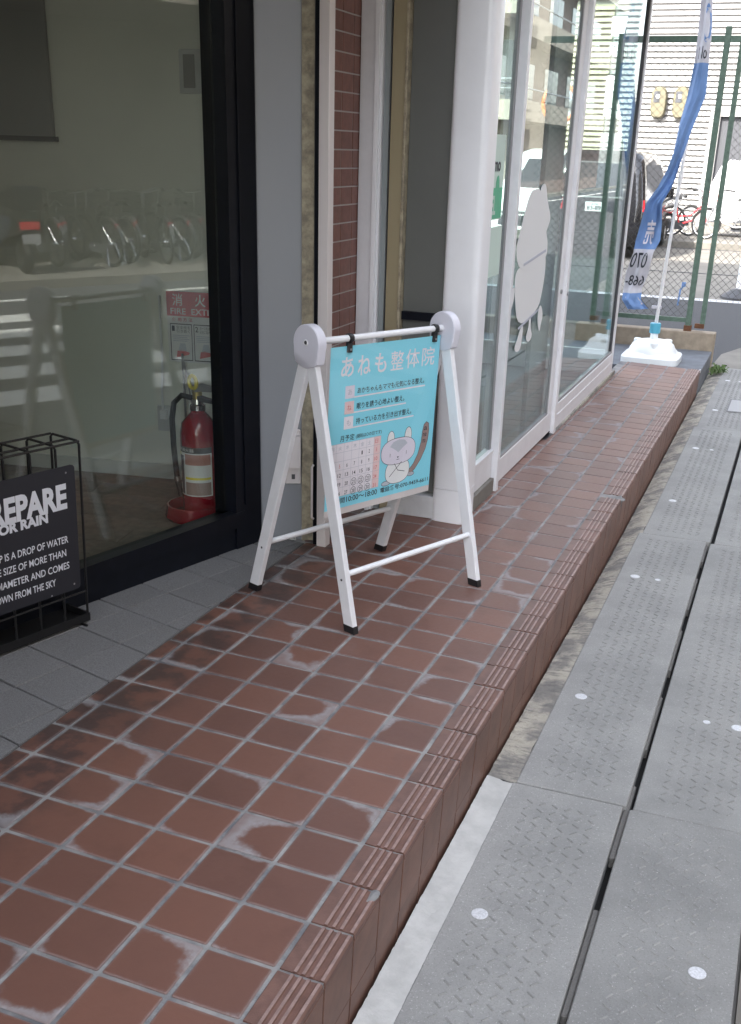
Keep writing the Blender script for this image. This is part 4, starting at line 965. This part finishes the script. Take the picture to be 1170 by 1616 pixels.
# bicycle: x forward, wheels on the ground
def bicycle(paint, basket='dark_grey', rimm='chrome'):
    b = thing('bicycle', cat='bicycle'); Rw = .33
    for x in (-.53, .53):
        t = MB().torus((x, 0, Rw), Rw-.018, .018, 30, 6).build('wheel', 'rubber', b, smooth=True)
        MB().torus((x, 0, Rw), Rw-.045,   .009, 30, 5).build('rim', rimm, t, smooth=True)
        sp = MB()
        for k in range(14): a = 2*math.pi*k/14; sp.tube([(x, .02*(-1)**k, Rw), (x+.285*math.cos(a), 0, Rw+.285*math.sin(a))], .0016, 3, False)
        sp.tube([(x, -.04, Rw), (x, .04, Rw)], .018, 8); sp.build('spokes', 'chrome', t)
        f = MB(); pts = [(x+.355*math.cos(R_(a)), Rw+.355*math.sin(R_(a))) for a in (range(20, 200, 20) if x < 0 else range(20, 150, 20))]
        f.loft([[(px_, -.028, pz), (px_, 0, pz+.012), (px_, .028, pz)] for px_, pz in pts], closed=False).build('mudguard', 'silver' if rimm == 'chrome' else 'dark_grey', b, smooth=True)
    fr = MB(); bb = (-.08, 0, .28); hd = (.40, 0, .62); sd2 = (-.2, 0, .72)
    fr.tube([hd, (.2, 0, .38), bb], .02, 8).tube([bb, sd2], .017, 8).tube([(.37, 0, .68), (.15, 0, .48), (-.13, 0, .45)], .015, 8)
    for s in (-1, 1): fr.tube([bb, (-.53, .05*s, Rw)], .011, 6).tube([(-.18, 0, .62), (-.53, .05*s, Rw)], .009, 6)
    fr.build('frame', paint, b, smooth=True)
    fk = MB().tube([(.36, 0, .78), (.42, 0, .58)], .018, 8)
    for s in (-1, 1): fk.tube([(.42, 0, .66), (.43, .05*s, .62), (.53, .05*s, Rw)], .011, 6)
    fk.build('fork', paint, b, smooth=True)
    hb = MB().tube([(.36, 0, .76), (.33, 0, 1.0)], .013, 8).tube([(.10, -.27, 1.02), (.24, -.24, 1.04), (.33, -.08, 1.0), (.33, .08, 1.0), (.24, .24, 1.04), (.10, .27, 1.02)], .011, 8).build('handlebar', 'chrome', b, smooth=True)
    for s in (-1, 1): MB().tube([(.06, .27*s, 1.015), (.17, .26*s, 1.03)], .017, 8).build('grip', 'rubber', hb)
    sa = MB().tube([(-.2, 0, .7), (-.235, 0, .84)], .012, 8).build('seat_post', 'chrome', b)
    MB().loft([[(-.36+t*.27, y*w_, .86+.015*math.cos(y*3)-.03*abs(y)) for y in (-1, -.5, 0, .5, 1)] for t, w_ in ((0, .06), (.15, .11), (.4, .1), (.7, .04), (1, .022))], closed=False).build('saddle', 'rubber', sa, smooth=True)
    bk = MB(); 
    for z, k in ((.70, .8), (.80, .9), (.90, .97), (.98, 1.0)):
        c = [(.60+.15*k*sx, .19*k*sy, z) for sx, sy in ((-1, -1), (1, -1), (1, 1), (-1, 1), (-1, -1))]; bk.tube(c, .005, 4)
    for i in range(5):
        for sx in (-1, 1): bk.tube([(.60+.12*sx, .15*(i/2-1), .70), (.60+.15*sx, .19*(i/2-1), .98)], .003, 4)
        for sy in (-1, 1): bk.tube([(.60+.12*(i/2-1), .152*sy, .70), (.60+.15*(i/2-1), .19*sy, .98)], .003, 4)
        bk.tube([(.60+.12*(i/2-1), -.152, .70), (.60+.12*(i/2-1), .152, .70)], .003, 4)
    bk.build('basket', basket, b)
    MB().box(-.74, -.34, -.06, -.05, .70, .71).box(-.74, -.34, .05, .06, .70, .71).box(-.74, -.34, -.005, .005, .70, .71).tube([(-.70, .05, .70), (-.53, .06, Rw)], .006, 5).tube([(-.70, -.05, .70), (-.53, -.06, Rw)], .006, 5).build('rear_rack', 'chrome', b)
    MB().box(-.76, -.745, -.03, .03, .56, .62).build('reflector', 'tail_red', b)
    MB().loft([[(-.5+t*.5, -.055, .26+z*h_) for z in (-1, -.5, .5, 1)] for t, h_ in ((0, .03), (.3, .06), (.7, .075), (1, .06))], closed=False).build('chain_case', 'dark_grey', b, smooth=True)
    MB().tube([bb, (bb[0], -.09, bb[2]), (.06, -.09, .18)], .009, 6).box(.02, .10, -.17, -.09, .165, .185).build('crank', 'chrome', b)
    MB().tube([(-.53, .07, Rw), (-.60, .12, .02)], .008, 6).tube([(-.53, -.07, Rw), (-.60, -.12, .02)], .008, 6).build('kickstand', 'chrome', b)
    return b
def place(b, x, y, z, rz, lean, label, group): b.location = (x, y, z); b.rotation_euler = (lean, 0, rz); return tag(b, label, None, group)
b0 = bicycle('dark_grey'); b3 = bicycle('car_black', 'rubber', 'dark_grey'); b1 = bicycle('red_paint', 'red_paint'); b2 = bicycle('silver', 'silver')
place(b1, -1.92, 24.6, -.15, R_(20), .05, 'red bicycle parked by the white siding wall', 'bicycles in the car park')
place(b2, -.88, 24.5, -.15, R_(172), .04, 'silver bicycle with white rim behind the fence post, right of the red one', 'bicycles in the car park')
place(copy_tree(b2), -2.75, 25.0, -.15, R_(12), -.04, 'silver bicycle nearest the black van', 'bicycles in the car park')
place(b0, -2.35, 25.6, -.15, R_(160), .06, 'dark bicycle leaning behind the silver one by the siding wall', 'bicycles in the car park')
tp = thing('tarpaulin', 'white tarpaulin cover bunched over bicycles by the doorway', 'tarpaulin', (-1.0, 26.0, -.15))
rr = random.Random(4); rows = []
for j, (z, k) in enumerate(((.35, 1.05), (.7, 1.0), (1.1, .85), (1.45, .6), (1.6, .25))):
    rows.append([(.62*k*math.cos(2*math.pi*i/22)*(1+.12*math.sin(i*2.9+j)), .5*k*math.sin(2*math.pi*i/22)*(1+.15*math.cos(i*3.7+j*.6)), z+.05*math.sin(i*2.2)) for i in range(22)])
MB().loft(rows, False, True).build('cover', 'tarp', tp, smooth=True)
wp = thing('marker_pole', 'white pole on a dark weighted foot at the right edge of the car park', 'pole', (-.02, 14.9, -.3))
MB().tube([(0, 0, .06), (.02, 0, 2.3)], .06, 14).build('pole', 'white_gloss', wp, smooth=True); MB().lathe([(.26, 0), (.26, .03), (.11, .13), (.075, .14)], 28).build('foot', 'dark_grey', wp, smooth=True)
ti = thing('blue_peg', 'small blue peg sticking up behind the fence wires', 'peg', (-.72, 13.6, -.292)); MB().tube([(0, 0, 0), (.01, 0, .2), (.05, 0, .26)], .012, 6).build('stem', 'banner_blue', ti); MB().box(.02, .07, -.01, .01, .24, .3).build('tip', 'banner_blue', ti)

# weed growing in the gutter at the porch end
wdn = thing('weed', 'small green weed in the gutter beyond the porch end', 'plant', (.19, 8.55, G)); rr = random.Random(11); m = MB()
for k in range(70):
    a, L = rr.uniform(0, 6.28), rr.uniform(.03, .1); x, y = rr.uniform(-.05, .05), rr.uniform(-.14, .14); ux, uy = math.cos(a)*L, math.sin(a)*L; h = rr.uniform(.02, .07)
    m.add([(x, y, -.005), (x+ux*.5-uy*.14, y+uy*.5+ux*.14, h), (x+ux, y+uy, h*.6), (x+ux*.5+uy*.14, y+uy*.5-ux*.14, h)], [(0, 1, 2, 3)])
tag(m.build('leaves', 'leaf', wdn), kind='stuff')

# ================================================================== across the street (seen as reflections)
ac = thing('office_building', 'beige building with an open ground floor across the street', 'building', (9.9, 4, -.21))
MB().box(0, 12, -34, 14, 3.5, 13).build('upper_floors', 'facade', ac); MB().box(3.0, 3.2, -34, 14, 0, 3.499).build('rear_wall', 'facade', ac)
for y in (-12, -6, -1.4, 9.2, 13.6): MB().box(.1, .55, y, y+.45, 0, 3.499).build('pillar', 'facade', ac)
for k in range(3):
    for y in range(-32, 12, 4): MB().box(-.03, -.002, y, y+2.2, 4.6+k*3, 6.2+k*3).build('window', 'car_glass', ac)
a2 = thing('balcony_block', 'brown apartment block with long balconies further down the street', 'building', (9.9, 24, -.21))
MB().box(0, 12, 0, 40, 0, 15).build('wall', 'facade_pink', a2)
for k in range(4):
    z = 2.8+k*2.8; bb_ = MB().box(-1.1, -.001, 1, 39, z, z+.15).box(-1.1, -1.0, 1, 39, z+.151, z+.7).build('balcony', 'facade', a2); MB().tube([(-1.05, 1, z+1.1), (-1.05, 39, z+1.1)], .03, 6).build('railing', 'silver', bb_)
    for q in range(8): MB().box(-.03, -.002, 2+q*4.6, 4.6+q*4.6, z+.2, z+2.2).build('window', 'car_glass', a2)
NTH = ['first', 'second', 'third', 'fourth', 'fifth', 'sixth', 'seventh', 'eighth', 'ninth', 'tenth']
for i, (y, ln, pnt) in enumerate(((7.0, .05, 0), (7.32, -.07, 0), (7.7, .06, 0), (8.05, .03, 1), (8.38, -.08, 0), (8.75, .04, 0), (9.05, .09, 1), (9.4, -.05, 0), (9.7, .07, 0), (10.1, -.03, 0))):
    b = (b3 if i == 0 else copy_tree(b3)); place(b, 11.25+.35*math.sin(i*2.1), y, -.212, R_(13*math.sin(i*1.7)), ln, NTH[i]+' bicycle from the scooter in the row reflected in the display window', 'bicycles parked across the street')
sc = thing('motor_scooter', 'dark motor scooter with number plate reflected in the display window', 'scooter', (10.6, 6.3, -.212), (0, 0, R_(6)))
for x in (-.45, .75): MB().torus((x, 0, .24), .17, .07, 24, 8).build('wheel', 'rubber', sc, smooth=True)
MB().loft([ring(x0, x1, hw, z, .08, 4) for z, x0, x1, hw in ((.28, -.15, .15, -.12),)] if False else [[(-.75+t*1.0, y*w_, z+h_*(1-abs(y))) for y in (-1, -.6, 0, .6, 1)] for t, w_, z, h_ in ((0, .10, .55, .15), (.2, .16, .5, .3), (.55, .17, .45, .33), (1, .14, .3, .2))], True, True).build('rear_cowl', 'car_black', sc, smooth=True)
MB().loft([[(x, y*w_, z) for y in (-1, 0, 1)] for x, z, w_ in ((.05, .3, .15), (.45, .28, .15), (.6, .5, .17), (.66, .85, .18), (.6, 1.0, .12))], closed=False).build('leg_shield', 'car_black', sc, smooth=True)
MB().bbox(-.72, .1, -.14, .14, .74, .84, .03).build('seat', 'rubber', sc); MB().tube([(.52, -.33, 1.05), (.6, 0, 1.0), (.52, .33, 1.05)], .016, 8).build('handlebar', 'rubber', sc)
MB().tube([(.6, 0, 1.0), (.75, 0, .24)], .03, 8).build('fork', 'dark_grey', sc); MB().box(-.80, -.76, -.13, .13, .60, .70).build('tail_light', 'tail_red', sc); MB().box(-.82, -.80, -.12, .12, .42, .54).build('number_plate', 'mid_grey', sc)
MB().bbox(-.85, -.5, -.19, .19, .85, 1.15, .03).build('top_box', 'car_black', sc)
